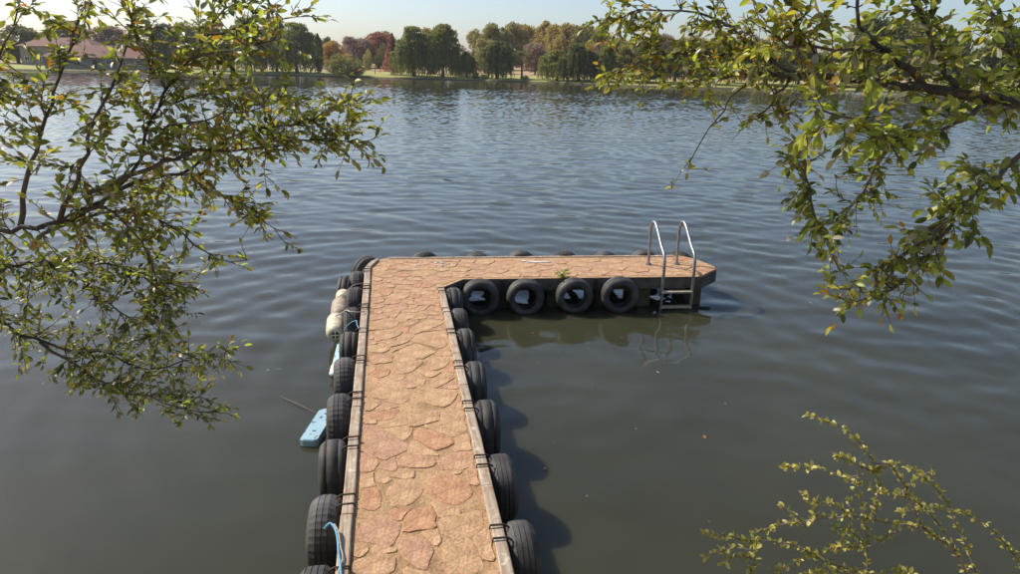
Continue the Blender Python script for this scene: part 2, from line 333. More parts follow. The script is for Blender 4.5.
# paving stones, each a low irregular slab proud of the mortar
STONES = [
    [(0.23,0.86),(0.3,0.69),(0.4,0.72),(0.52,0.87),(0.47,1.04),(0.34,1.07),(0.26,0.98)],
    [(0.56,0.86),(0.57,0.99),(0.67,1.08),(0.8,1.07),(0.89,0.91),(0.89,0.78),(0.8,0.68),(0.72,0.67),(0.63,0.75)],
    [(0.05,0.97),(0.18,0.97),(0.19,0.7),(0.06,0.7)],
    [(0.37,0.54),(0.42,0.63),(0.55,0.68),(0.59,0.57),(0.58,0.41),(0.37,0.39)],
    [(0.63,0.49),(0.93,0.57),(0.93,0.37),(0.8,0.25),(0.64,0.31)],
    [(0.03,0.43),(0.13,0.62),(0.25,0.6),(0.34,0.46),(0.27,0.25),(0.05,0.34)],
    [(0.32,0.23),(0.36,0.32),(0.49,0.3),(0.56,0.17),(0.49,-0.03),(0.41,0.02),(0.34,0.12)],
    [(0.64,0.25),(0.82,0.26),(0.89,-0.06),(0.84,-0.12),(0.62,-0.09),(0.62,0.13)],
    [(-0.0,0.09),(0.08,0.15),(0.25,0.16),(0.3,0.1),(0.27,-0.04),(-0.0,-0.0)],
    [(0.02,2.02),(0.12,2.01),(0.42,1.61),(0.4,1.52),(0.19,1.39),(0.08,1.57),(0.04,1.77)],
    [(0.47,1.8),(0.53,1.9),(0.66,1.82),(0.84,1.65),(0.82,1.57),(0.69,1.49),(0.63,1.52),(0.5,1.7)],
    [(0.34,1.34),(0.41,1.44),(0.62,1.38),(0.65,1.3),(0.61,1.23),(0.42,1.24),(0.35,1.26)],
    [(0.68,1.33),(0.82,1.42),(0.96,1.42),(0.96,1.2),(0.9,1.17),(0.71,1.17),(0.68,1.23)],
    [(0.15,1.16),(0.22,1.22),(0.27,1.07),(0.24,1.04),(0.16,1.04)],
    [(0.74,1.99),(0.79,2.21),(0.98,2.18),(0.96,1.82),(0.91,1.78),(0.79,1.86)],
    [(0.45,2.1),(0.7,2.24),(0.74,2.1),(0.73,2.02),(0.47,1.93)],
    [(0.08,2.25),(0.34,2.32),(0.34,2.24),(0.29,2.12),(0.18,2.08),(0.08,2.19)],
    [(0.63,2.54),(0.69,2.67),(0.92,2.66),(0.96,2.58),(0.85,2.31),(0.77,2.28),(0.64,2.38)],
    [(0.71,2.88),(0.8,3.05),(0.93,3.07),(0.94,2.92),(0.75,2.73),(0.7,2.78)],
    [(0.08,2.7),(0.29,2.87),(0.38,2.85),(0.5,2.63),(0.43,2.58),(0.27,2.54),(0.12,2.56)],
    [(0.46,3.03),(0.57,3.14),(0.65,3.01),(0.62,2.79),(0.54,2.85)],
    [(0.32,3.23),(0.38,3.41),(0.61,3.46),(0.63,3.4),(0.51,3.15),(0.38,3.12)],
    [(0.09,3.2),(0.14,3.28),(0.29,3.26),(0.23,3.08),(0.12,3.05)],
    [(0.72,3.23),(0.79,3.55),(0.94,3.53),(0.94,3.39),(0.88,3.24),(0.75,3.17)],
    [(0.38,3.78),(0.58,3.97),(0.81,3.7),(0.61,3.49),(0.41,3.69)],
    [(0.05,3.62),(0.12,3.69),(0.3,3.64),(0.29,3.45),(0.08,3.42)],
    [(0.02,3.97),(0.21,4.01),(0.27,3.85),(0.21,3.74),(0.05,3.76)],
    [(0.53,4.06),(0.67,4.26),(0.81,4.26),(0.93,4.1),(0.96,3.92),(0.88,3.79),(0.68,3.92)],
    [(0.53,4.46),(0.8,4.81),(0.92,4.76),(0.97,4.61),(0.61,4.3),(0.54,4.33)],
    [(0.09,4.31),(0.14,4.47),(0.3,4.49),(0.44,4.36),(0.3,4.18),(0.1,4.11)],
    [(0.29,3.97),(0.43,4.27),(0.56,4.22),(0.51,4.05),(0.31,3.9)],
    [(0.09,4.65),(0.14,4.85),(0.29,4.91),(0.39,4.78),(0.35,4.58),(0.11,4.61)],
    [(0.4,4.99),(0.44,5.09),(0.61,5.09),(0.64,4.98),(0.56,4.84),(0.4,4.84)],
    [(0.07,5.28),(0.16,5.32),(0.19,5.18),(0.16,5.08),(0.08,5.11)],
    [(0.29,5.39),(0.37,5.48),(0.53,5.44),(0.51,5.23),(0.34,5.19)],
    [(0.55,5.36),(0.66,5.45),(0.66,5.31),(0.56,5.25)],
    [(0.68,5.1),(0.8,5.16),(0.96,5.07),(0.92,4.95),(0.74,5.01)],
    [(0.08,3.96),(0.22,4.0),(0.26,3.87),(0.2,3.75),(0.1,3.78)],
    [(0.41,4.62),(0.48,4.73),(0.66,4.79),(0.65,4.73),(0.52,4.58)],
    [(0.26,5.84),(0.33,5.97),(0.57,5.94),(0.58,5.83),(0.48,5.68),(0.28,5.7)],
    [(0.61,6.08),(0.72,6.18),(0.87,6.0),(0.93,5.9),(0.81,5.83),(0.67,5.9)],
    [(0.14,6.13),(0.2,6.24),(0.35,6.2),(0.33,6.08),(0.16,6.02)],
    [(0.3,6.5),(0.39,6.61),(0.68,6.55),(0.7,6.46),(0.62,6.37),(0.34,6.4)],
    [(0.79,6.51),(0.85,6.63),(1.22,6.65),(1.23,6.52),(0.98,6.36),(0.82,6.38)],
    [(0.62,6.84),(0.72,7.07),(1.03,7.07),(1.04,6.97),(0.94,6.84),(0.71,6.77)],
    [(0.38,7.17),(0.58,7.43),(0.85,7.37),(0.92,7.15),(0.61,7.15)],
    [(0.02,7.35),(0.15,7.44),(0.32,7.42),(0.25,7.22),(0.1,7.13)],
    [(0.95,7.47),(1.06,7.6),(1.22,7.59),(1.16,7.3),(1.0,7.25)],
    [(0.38,6.9),(0.44,7.06),(0.62,7.01),(0.62,6.81),(0.45,6.76)],
    [(1.03,6.84),(1.18,7.02),(1.28,6.94),(1.25,6.71),(1.08,6.7)],
    [(0.64,5.58),(0.7,5.71),(0.87,5.66),(0.92,5.5),(0.85,5.38),(0.65,5.4)],
    [(0.03,5.7),(0.11,5.8),(0.21,5.74),(0.2,5.58),(0.07,5.52)],
]
def make_stone(poly, m, r, big=True):
    c = [sum(p[i] for p in poly) / len(poly) for i in (0, 1)]
    ring = []
    for (a, b) in zip(poly, poly[1:] + poly[:1]):          # split the sides, round the corners a little
        L = math.dist(a, b); k = max(2, int(L / .05))
        for i in range(k):
            t = (i + .5) / k
            ring.append([a[0] + (b[0] - a[0]) * t + r.uniform(-.009, .009), a[1] + (b[1] - a[1]) * t + r.uniform(-.009, .009)])
    ring = ring if len(ring) <= 20 else ring[::2]
    k = len(ring); h = r.uniform(.004, .009); tx, ty = r.uniform(-.02, .02), r.uniform(-.02, .02)
    def sc(s, z, jit=0): return [(x * s, y * s, z + x * tx + y * ty + r.uniform(-jit, jit)) for x, y in ((p[0] - c[0], p[1] - c[1]) for p in ring)]
    g = 1.10 if big else 1.01; v = sc(g, -.006) + sc(g - .015, h * .75, .001) + sc(g - .11, h, .0015) + [(0, 0, h + r.uniform(-.002, .002))]
    f = [(q * k + i, q * k + (i + 1) % k, (q + 1) * k + (i + 1) % k, (q + 1) * k + i) for q in (0, 1) for i in range(k)] + [(2 * k + i, 2 * k + (i + 1) % k, 3 * k) for i in range(k)]
    a2 = sum(p[0] * q[1] - q[0] * p[1] for p, q in zip(ring, ring[1:] + ring[:1]))
    if a2 < 0: f = [tuple(reversed(q)) for q in f]
    o = mesh_obj('stone', v, f, m, deck, smooth=False); o.location = (c[0], c[1], DECK)
    return o
rs = random.Random(11); CELL = .025; occ = set()
def cells(poly, grow=0.0):
    c = [sum(p[i] for p in poly) / len(poly) for i in (0, 1)]; g = []
    for p in poly:
        d = math.dist(p, c) or 1; g.append((c[0] + (p[0] - c[0]) * (1 + grow / d), c[1] + (p[1] - c[1]) * (1 + grow / d)))
    x0, x1 = min(p[0] for p in g), max(p[0] for p in g); y0, y1 = min(p[1] for p in g), max(p[1] for p in g)
    return {(i, j) for i in range(int(x0 / CELL) - 1, int(x1 / CELL) + 2) for j in range(int(y0 / CELL) - 1, int(y1 / CELL) + 2) if inside(((i + .5) * CELL, (j + .5) * CELL), g)}
stones = []
for p in STONES: stones.append(p); occ |= cells(p)
INNER = [(.02, -.85), (.97, -.85), (.99, 6.2), (1.42, 6.63), (5.25, 6.39), (5.55, 6.65), (5.60, 6.9), (5.42, 7.4), (.2, 7.82), (.02, 7.3)]
def nearest(p, poly):                        # nearest point of a polygon's outline
    best = None
    for (x1, y1), (x2, y2) in zip(poly, poly[1:] + poly[:1]):
        dx, dy = x2 - x1, y2 - y1; t = max(0, min(1, ((p[0] - x1) * dx + (p[1] - y1) * dy) / (dx * dx + dy * dy + 1e-9))); q = (x1 + dx * t, y1 + dy * t); d = math.dist(p, q)
        if best is None or d < best[0]: best = (d, q)
    return best
def clip(poly, q, nx, ny):                   # keep the side where (p - q).n <= 0
    out = []
    for a, b in zip(poly, poly[1:] + poly[:1]):
        da, db = (a[0] - q[0]) * nx + (a[1] - q[1]) * ny, (b[0] - q[0]) * nx + (b[1] - q[1]) * ny
        if da <= 0: out.append(a)
        if da * db < 0: t = da / (da - db); out.append((a[0] + (b[0] - a[0]) * t, a[1] + (b[1] - a[1]) * t))
    return out
traced = list(stones); seeds = []
for _ in range(9000):
    s = (rs.uniform(0, 5.6), rs.uniform(-.85, 7.9)); gap = .25 if s[0] > 1.15 else .17
    if not inside(s, INNER) or (int(s[0] / CELL), int(s[1] / CELL)) in occ: continue
    if any(abs(q[0] - s[0]) < gap and math.dist(q, s) < gap for q in seeds): continue
    if any(nearest(s, t)[0] < .045 for t in traced if abs(t[0][0] - s[0]) < .6 and abs(t[0][1] - s[1]) < .6): continue
    seeds.append(s)
for s in seeds:
    w = .26; poly = [(s[0] - w, s[1] - w), (s[0] + w, s[1] - w), (s[0] + w, s[1] + w), (s[0] - w, s[1] + w)]; j = rs.uniform(.006, .016)
    for q in seeds:
        d = math.dist(s, q)
        if 0 < d < .6: n_ = ((q[0] - s[0]) / d, (q[1] - s[1]) / d); poly = clip(poly, (s[0] + n_[0] * (d / 2 - j), s[1] + n_[1] * (d / 2 - j)), *n_)
    for t in traced:
        if abs(t[0][0] - s[0]) > .8 or abs(t[0][1] - s[1]) > .8: continue
        d, q = nearest(s, t)
        if d < .5: n_ = ((q[0] - s[0]) / d, (q[1] - s[1]) / d); poly = clip(poly, (q[0] - n_[0] * .016, q[1] - n_[1] * .016), *n_)
    for (a, b) in zip(INNER, INNER[1:] + INNER[:1]):
        d = math.dist(a, b); n_ = ((b[1] - a[1]) / d, -(b[0] - a[0]) / d)
        if (s[0] - a[0]) * n_[0] + (s[1] - a[1]) * n_[1] < 0 and nearest(s, [a, b])[0] < .45: poly = clip(poly, a, *n_)
    if len(poly) < 3: continue
    ar = abs(sum(p[0] * q[1] - q[0] * p[1] for p, q in zip(poly, poly[1:] + poly[:1]))) / 2; per = sum(math.dist(p, q) for p, q in zip(poly, poly[1:] + poly[:1]))
    if s[0] < 1.1 and s[1] < 4.2 and rs.random() < .22: continue
    if ar > .006 and ar / per > .018: stones.append(poly)
for i, p in enumerate(stones):
    m = STONE_M[2] if i == 1 else STONE_M[4] if i in (6, 5) else rs.choice([STONE_M[0], STONE_M[1], STONE_M[1], STONE_M[3], STONE_M[3], STONE_M[3], STONE_M[1], STONE_M[0], STONE_M[2], STONE_M[4]])
    make_stone(p, m, rs, i < len(STONES))
# edging boards in lengths, standing a little over the paving
def board(a, b, w, h=.035, drop=.09, side=1):
    a, b = Vector((*a, 0)), Vector((*b, 0)); d = b - a; L = d.length; d.normalize(); nrm = Vector((-d.y, d.x, 0)) * side
    k = max(2, int(L / .25)); v = []
    for i in range(k + 1):
        p = a + d * (L * i / k); j = rs.uniform(-.003, .003); t = rs.uniform(-.003, .003)
        for (o, z) in ((0, DECK - drop), (w, DECK - drop), (w + j, DECK + h + t - .006), (w - .008 + j, DECK + h + t), (.008 + j, DECK + h + t), (j, DECK + h + t - .006)):
            v.append(p + nrm * o + Vector((0, 0, z)))
    f = [(q * 6 + i, q * 6 + (i + 1) % 6, (q + 1) * 6 + (i + 1) % 6, (q + 1) * 6 + i) for q in range(k) for i in range(6)] + [tuple(reversed(range(6))), tuple(k * 6 + i for i in range(6))]
    o = mesh_obj('edge_board', v, f, M_BOARD, jetty)
    bm = bmesh.new(); bm.from_mesh(o.data); bmesh.ops.recalc_face_normals(bm, faces=bm.faces); bm.to_mesh(o.data); bm.free(); return o
for cuts, side, u0 in (((-.95, .62, 2.35, 3.4, 5.0, 5.9, 7.33), 1, -.005), ((-.95, .85, 2.7, 3.55, 5.2, 6.15), -1, None)):
    for a, b in zip(cuts, cuts[1:]):
        if side == 1: board((-.008, a + .006), (-.012, b - .006), .088, side=1)
        else: board((.985 + a * .0035, a + .006), (.985 + b * .0035, b - .006), .088, side=-1)
board((-.01, 7.345), (.115, 7.79), .09, side=1)
cut = [(.27, 7.88)] + [(.27 + (5.36 - .27) * t, 7.88 + (7.535 - 7.88) * t) for t in (.22, .41, .63, .82, 1)]
for a, b in zip(cut, cut[1:]): board((a[0] + .008, a[1]), (b[0] - .008, b[1]), .065, h=.018, side=1)
# edge blocks round the end of the arm
EB = OUT[6:11]
for (a, b) in zip(EB, EB[1:]):
    a_, b_ = Vector(a), Vector(b); d = b_ - a_; k = max(1, round(d.length / .14))
    for i in range(k):
        p0, p1 = a_ + d * (i / k), a_ + d * ((i + .93) / k); inn = Vector((4.95, 6.93))
        v = []
        for z in (DECK + .002, DECK + .024):
            for p, t in ((p0, .006), (p1, .006), (p1, .27), (p0, .27)): q = p + (inn - p).normalized() * (t + rs.uniform(0, .01)); v.append((q.x, q.y, z + rs.uniform(-.002, .002)))
        mesh_obj('edge_block', v, [(0, 3, 2, 1), (4, 5, 6, 7), (0, 1, 5, 4), (1, 2, 6, 5), (2, 3, 7, 6), (3, 0, 4, 7)], rs.choice(STONE_M[:3] + [M_BOARD]), deck)
# piers
def pier(u, v, w=.2):
    b = MB(); b.box((u, v, -.59), (w, w, 1.81), taper=.94); b.build('pier', M_PIER, jetty)
for u, v in [(.08, y) for y in (.2, 2.2, 4.2, 6.2)] + [(.92, y) for y in (.2, 2.2, 4.2, 6.0)] + [(.3, 7.6)]: pier(u, v)
for u, w in ((2.12, .24), (2.95, .22), (3.72, .2), (4.42, .22), (5.30, .2)):
    pier(u, 6.78 - .066 * (u - 1.4), w); pier(u + .05, 7.50 - .066 * (u - 1.4), w * .9)
for u in (2.05, 3.56):                        # angle-iron brackets on the slab face
    b = MB(); b.box((u, 6.545 - .067 * (u - 1.6) - .012, DECK - .11), (.07, .022, .2), rz=-.066); b.build('bracket', M_RUST, jetty)
# lime stains
def splat(u, v, w, l, seed):
    r = random.Random(seed); k = 18
    v_ = [(u + math.cos(i * 6.283 / k) * w * r.uniform(.45, 1.1), v + math.sin(i * 6.283 / k) * l * r.uniform(.45, 1.1), DECK + z) for z in (.0, .0215) for i in range(k)]
    mesh_obj('lime_stain', v_, [tuple(range(k, 2 * k))] + [(i, (i + 1) % k, (i + 1) % k + k, i + k) for i in range(k)], M_WHITE, deck)
splat(2.72, 7.42, .10, .035, 1); splat(2.86, 7.37, .16, .03, 2); splat(2.58, 7.47, .07, .03, 5)
for i in range(9): splat(rs.uniform(.65, 1.35), rs.uniform(7.35, 7.6), rs.uniform(.02, .06), rs.uniform(.012, .03), 20 + i)

# ------------------------------------------------------------------ tyres (axle along local x, +x towards the jetty)
def tyre_mesh(kind, R=.30, hole=.172, W=.235, seg=72):
    prof = []                                # closed section: tread with grooves, shoulders, sidewalls, beads, inside
    h = W / 2
    tread = [(-h * .78, R - .020)]
    for g in ((-.5, -.17, .17, .5) if kind == 0 else (-.36, 0, .36) if kind == 1 else (-.42, .42)):
        gw = .0042 if kind < 2 else .003
        tread += [(g * h - gw, R), (g * h - gw * .6, R - .006), (g * h + gw * .6, R - .006), (g * h + gw, R)]
    tread += [(h * .78, R - .020)]; tread = [(x, r - .014 * (x / h) ** 2) for x, r in tread]
    prof = tread + [(h * .94, R - .05), (h, R - .075), (h * .98, R - .095), (h * .86, hole + .018), (h * .74, hole), (h * .66, hole + .004), (h * .8, R - .07), (h * .62, R - .03),
                    (-h * .62, R - .03), (-h * .8, R - .07), (-h * .66, hole + .004), (-h * .74, hole), (-h * .86, hole + .018), (-h * .98, R - .095), (-h, R - .075), (-h * .94, R - .05)]
    k = len(prof); nt_ = len(tread); v = []; f = []
    for i in range(seg):
        w = 2 * math.pi * i / seg
        for j, (x, r) in enumerate(prof):
            rr = r
            if kind == 1 and j < nt_ and i % 2 and (j % 4 in (0, 1)): rr -= .003
            if kind == 0 and i % 3 == 0 and (j < 2 or nt_ - 3 < j < nt_): rr -= .004
            v.append((x, rr * math.sin(w), rr * math.cos(w)))
    for i in range(seg):
        for j in range(k): f.append((i * k + j, ((i + 1) % seg) * k + j, ((i + 1) % seg) * k + (j + 1) % k, i * k + (j + 1) % k))
    me = bpy.data.meshes.new('tyre'); me.from_pydata(v, [], f); me.materials.append(M_TYRE[kind])
    bm = bmesh.new(); bm.from_mesh(me); bmesh.ops.recalc_face_normals(bm, faces=bm.faces); bm.to_mesh(me); bm.free()
    for p in me.polygons: p.use_smooth = (p.index % k) >= nt_ - 1 or kind == 2
    return me
TY = [tyre_mesh(0), tyre_mesh(1), tyre_mesh(2)]
b = MB(); b.tube([(.225, 0, .295), (.222, 0, .327), (.125, 0, .325), (.10, 0, .312), (.085, 0, .295)], .0085, 6)
_s = b.build('hanger_rod', M_RUST); ROD = _s.data; bpy.data.objects.remove(_s)
def tyre(u, v, ang, kind, label, group, z=.235, s=1.0, rods=True, tilt=0.0):
    o = inst('tyre', TY[kind], None, J(u, v, z + rs.uniform(-.012, .012)), (tilt, 0, JROT + ang), [s * rs.uniform(.965, 1.03)] * 3); tag(o, label, 'tyre', group)
    o.rotation_euler.x = rs.uniform(0, 6.28); o.rotation_euler.y = rs.uniform(-.02, .02)
    o.rotation_euler = (Matrix.Rotation(JROT + ang + rs.uniform(-.05, .05), 3, 'Z') @ Matrix.Rotation(tilt, 3, 'Y') @ Matrix.Rotation(rs.uniform(0, 6.28), 3, 'X')).to_euler()
    bpy.context.view_layer.update()
    if rods:
        up = (Matrix.Translation(o.location) @ Matrix.Rotation(JROT + ang, 4, 'Z'))
        for q in (-.07, .075):
            r_ = inst('hanger_rod', ROD, o); r_.matrix_parent_inverse = o.matrix_world.inverted(); r_.matrix_basis = up @ Matrix.Translation((0, q + rs.uniform(-.015, .015), DECK + .037 - z - .3185 + .002))
    return o
NTH = ['first', 'second', 'third', 'fourth', 'fifth', 'sixth', 'seventh', 'eighth', 'ninth', 'tenth']
LOOK = ['ribbed black tyre', 'black tyre with blocky tread', 'smooth worn black tyre']
LV = [7.06, 6.19, 5.28, 4.40, 3.48, 2.56, 1.64, .80, -.05]; LK = [1, 0, 0, 2, 1, 1, 2, 1, 0]
for i, (v, kk) in enumerate(zip(LV, LK)):
    tyre(-.232, v, 0, kk, '%s, %s from the corner on the float side' % (LOOK[kk], NTH[i]), 'tyres on the outer side of the walkway', z=.255, s=1.02 if i > 3 else .98)
tyre(-.44, 6.98, 0, 2, 'tyre hung outside another tyre just above the top white float', None, rods=False, z=.22, s=.92, tilt=.12)
RV = [5.93, 5.06, 4.25, 3.20, 2.21, 1.21, .25]; RK = [2, 0, 2, 2, 2, 0, 0]
for i, (v, kk) in enumerate(zip(RV, RK)):
    tyre(1.20 + v * .0035, v, math.pi, kk, '%s, %s from the corner on the ladder side' % (LOOK[kk], NTH[i]), 'tyres on the inner side of the walkway', z=.265)
AK = [2, 2, 2, 2]
for i, u in enumerate((1.68, 2.40, 3.18, 3.92)):
    w_ = ['first', 'second', 'third', 'fourth'][i]
    tyre(u, 6.545 - .067 * (u - 1.6) - .13, math.pi / 2 - .066, AK[i], 'dark worn tyre facing the bank on the jetty arm, %s from the walkway' % w_, 'tyres on the near face of the arm', z=.26, s=1.03 if i == 3 else 1, rods=False)
for i, u in enumerate((.905, 1.82, 2.60, 3.38, 4.12, 4.84, 5.47)):
    tyre(u, 7.91 - .067 * (u - .6) + (.10 if u < 5 else .03), -math.pi / 2 - .066 - (.5 if u > 5 else 0), i % 3, 'tyre behind the arm facing the open lake, %s from the far corner' % NTH[i], 'tyres on the lake face of the arm', z=.31, s=.97, rods=False)
tyre(-.10, 7.76, -.9, 2, 'dusty tyre hung at the cut far corner of the jetty', None, z=.31, rods=False)

# ------------------------------------------------------------------ ladder
lad = empty('ladder', J(4.88, 6.27, .0), JROT - .066)
tag(lad, 'steel swimming ladder with two curved handrails at the end of the jetty arm', 'ladder')
for s in (-1, 1):
    x = s * .25; p = [(x, .78, DECK + .012), (x, .80, DECK + .40), (x, .805, DECK + .57), (x, .775, DECK + .685), (x, .70, DECK + .765), (x, .60, DECK + .785), (x, .50, DECK + .745), (x, .40, DECK + .675), (x, .18, DECK + .50), (x, .03, DECK + .41), (x, -.035, DECK + .33), (x, -.05, DECK + .20), (x, -.05, DECK - .3), (x, -.05, -.7)]
    b = MB(); b.tube(spline(p, .03), .0245, 12); r_ = b.build('handrail', M_STEEL, lad, True)
    b = MB(); b.tube([(x, .78, DECK + .010), (x, .78, DECK + .030)], .05, 16); b.build('flange', M_STEEL, r_)
for z in (.30, .045, -.22):
    b = MB(); b.box((0, -.05, z), (.50, .085, .028)); b.build('rung', M_TREAD, lad)

# ------------------------------------------------------------------ floats, boards, ropes, weed
def pod(name, u, v, z, L, r, mat, label, group, hole=False, rz=0.0):
    e = empty(name, J(u, v, z), JROT + rz); b = MB()
    prof = [(-L / 2, r * .45), (-L / 2 + .01, r * .66), (-L / 2 + .05, r * .9), (-L / 2 + .10, r), (-L * .1, r * 1.02), (L * .1, r * 1.02), (L / 2 - .10, r), (L / 2 - .05, r * .9), (L / 2 - .01, r * .66), (L / 2, r * .45)]
    b.tube([(0, y, 0) for y, _ in prof], [q for _, q in prof], 20); b.build('shell', mat, e, True)
    if hole:
        b = MB(); b.tube([(0, -L / 2 - .012, 0), (0, -L / 2 + .02, 0)], r * .40, 14); b.build('end_hole', M_DARK, e)
        b = MB(); b.box((0, -L / 2 - .014, 0), (r * .12, .012, r * .8)); b.box((0, -L / 2 - .017, 0), (r * .8, .012, r * .12)); b.build('end_cross', M_CREAM, e)
    for y in (-L * .3, 0, L * .3):
        b = MB(); b.tube([(0, y - .012, 0), (0, y + .012, 0)], r * 1.035, 20, caps=False); b.build('rib', mat, e, True)
    tag(e, label, 'float', group); return e
pod('float', -.435, 6.80, .25, .60, .115, M_CREAM, 'cream plastic float in the row beside the tyres, at the jetty corner end', 'plastic floats along the tyres')
pod('float', -.455, 6.12, .24, .66, .125, M_TAN, 'brown stained plastic float between two cream floats', 'plastic floats along the tyres', rz=.03)
pod('float', -.47, 5.42, .24, .64, .125, M_CREAM, 'cream plastic float with dark hole in its end, beside the blue rope', 'plastic floats along the tyres', True, .05)
def rope(name, pts, r, mat, label, local=True):
    b = MB(); p = spline([J(*q) if local else q for q in pts], .02); b.tube(p, r, 6); return tag(b.build(name, mat, None, True), label, 'rope')
rope('rope', [(-.02, 6.30, .575), (-.13, 6.28, .59), (-.25, 6.26, .57), (-.36, 6.32, .46), (-.45, 6.42, .37), (-.52, 6.46, .32)], .007, M_ROPEW, 'pale rope tying the floats to the edge board across a tyre')
rope('rope', [(-.05, 5.05, .575), (-.14, 5.0, .59), (-.24, 5.05, .585), (-.30, 5.2, .55), (-.38, 5.4, .44), (-.47, 5.48, .375)], .009, M_ROPEW, 'tangled pale rope beside the cream float with the dark hole')
rope('rope', [(-.10, 4.42, .575), (-.13, 4.55, .585), (-.14, 4.68, .585), (-.20, 4.74, .55), (-.27, 4.74, .49), (-.30, 4.70, .45)], .007, M_ROPEB, 'short blue rope looped over the worn tyre beside the floats')
rope('rope', [(-.20, .42, .585), (-.165, .46, .60), (-.125, .40, .60), (-.10, .30, .585), (-.085, .16, .572), (-.065, .02, .570), (-.055, -.1, .570), (-.04, -.35, .57), (-.03, -.7, .57)], .0095, M_ROPEB, 'blue rope lying along the edge board near the shore end')
rope('rope', [(-.13, .43, .61), (-.10, .36, .60), (-.075, .22, .577), (-.055, .10, .570), (-.075, -.05, .572), (-.05, -.3, .57)], .006, M_ROPEW, 'thin whitish rope twisted beside the long blue rope')
# blue foam board floating in the water
def slab_board(name, L, W, T, mat, nose):
    k = 10; pts = [(-L / 2, -W / 2), (L / 2 - nose, -W / 2)] + [(L / 2 - nose + nose * math.sin(math.pi * i / k), -W / 2 * math.cos(math.pi * i / k)) for i in range(1, k)] + [(L / 2 - nose, W / 2), (-L / 2, W / 2), (-L / 2 - .02, W * .3), (-L / 2 - .02, -W * .3)]
    n_ = len(pts); c = .93
    v = [(x, y, -T / 2) for x, y in pts] + [(x, y, T / 2 - .012) for x, y in pts] + [(x * .975, y * c, T / 2) for x, y in pts]
    f = [tuple(reversed(range(n_)))] + [(q * n_ + i, q * n_ + (i + 1) % n_, (q + 1) * n_ + (i + 1) % n_, (q + 1) * n_ + i) for q in (0, 1) for i in range(n_)] + [tuple(range(2 * n_, 3 * n_))]
    return mesh_obj(name, v, f, mat)
fb = slab_board('float_board', .70, .19, .075, [M_BLUE], .08)
pA, pB = J(-.56, 2.63), J(-.42, 3.30); d = pB - pA
fb.location = (pA + pB) / 2 + Vector((0, 0, .035)); fb.rotation_euler = (0, .02, math.atan2(d.y, d.x)); tag(fb, 'chipped light blue board floating flat on the water beside the tyres', 'float board')
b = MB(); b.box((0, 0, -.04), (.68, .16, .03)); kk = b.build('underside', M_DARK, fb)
f2 = slab_board('kayak_paddle', .95, .16, .06, [M_BLUE], .07)
pA, pB = J(-.385, 4.22), J(-.35, 5.05); d = pB - pA
f2.location = (pA + pB) / 2 + Vector((0, 0, .12)); f2.rotation_euler = (-.5, -.05, math.atan2(d.y, d.x)); f2.name = 'float_plank'; tag(f2, 'narrow blue and white plank wedged upright behind the worn tyre below the floats', 'plank')
b = MB(); b.box((-.34, 0, .0), (.24, .17, .064)); b.build('white_end', M_CREAM, f2)
b = MB(); b.box((-.50, 0, -.01), (.09, .11, .05)); b.build('dark_tip', M_DARK, f2)
# weed on the edge of the arm
weed = empty('weed', J(3.02, 6.48, DECK), JROT); tag(weed, 'small green weed rooted on the arm edge between two tyres', 'weed')
def leaf_geo(L, W, fold=.25, curl=.2):       # 12 triangles: midrib, two half blades
    v = []; f = []
    prof = [(0, .02), (.22, .75), (.5, 1.0), (.78, .68), (1.0, .0)]
    for t, w in prof:
        z = -curl * L * t * t; v += [(-W / 2 * w, t * L, z + fold * W * .5 * w), (0, t * L, z), (W / 2 * w, t * L, z + fold * W * .5 * w)]
    for i in range(4):
        a = i * 3; f += [(a, a + 1, a + 4, a + 3), (a + 1, a + 2, a + 5, a + 4)]
    return v, f
wr = random.Random(3)
lv, lf = leaf_geo(.085, .035)
wm = bpy.data.meshes.new('leaf'); wm.from_pydata(lv, [], lf); wm.materials.append(LEAF_M[1]); wm2 = wm.copy(); wm2.materials.clear(); wm2.materials.append(LEAF_M[6])
b = MB()
for i in range(8):
    a = wr.uniform(0, 6.28); tip = (math.cos(a) * .11, -.05 + math.sin(a) * .08, wr.uniform(.03, .13)); b.tube([(0, .02, -.02), (tip[0] * .4, tip[1] * .4, tip[2] * .8), tip], .004, 5)
    for q in range(5):
        t = wr.uniform(.4, 1); inst('leaf', wr.choice([wm, wm2]), weed, (tip[0] * t, tip[1] * t, tip[2] * t), (wr.uniform(-.4, .8), wr.uniform(-.4, .4), wr.uniform(0, 6.28)))
b.build('stem', M_TWIG, weed)
# small things adrift
fl = bpy.data.meshes.new('floating_leaf'); lv, lf = leaf_geo(.075, .04, .15, .05); fl.from_pydata(lv, [], lf); fl.materials.append(LEAF_M[4])
fl2 = bpy.data.meshes.new('floating_leaf'); lv, lf = leaf_geo(.075, .04, .15, .05); fl2.from_pydata(lv, [], lf); fl2.materials.append(LEAF_M[7])
def on_water(px, py):
    d = CF + CR * ((px - 510) / FPX) - CU * ((py - 287) / FPX); return CAM + d * (-CAMZ / d.z)
for (px, py, me, lb, s) in ((704, 436, fl, 'orange leaf floating alone on the open water', 1.0), (697, 285, fl2, None, .6), (277, 370, fl, 'orange leaf floating near the drifting twig', .7), (266, 371, fl2, 'pale speck of leaf floating near the drifting twig', .7),
                            (546, 468, fl2, 'pale leaf floating in the walkway shadow', .7), (531, 334, fl, 'small leaf floating in front of the arm tyres', .7), (812, 304, fl2, 'pale leaf floating under the overhanging right-hand branches', .9), (754, 180, fl2, 'pale leaf floating far out by the drooping twig', 1.4), (656, 372, fl2, 'pale leaf floating by the ladder reflection', .8)):
    if lb is None: continue
    p = on_water(px, py); tag(inst('floating_leaf', me, None, (p.x, p.y, .012), (0, 0, rs.uniform(0, 6.28)), (s, s, s)), lb, 'leaf', 'leaves adrift on the lake')
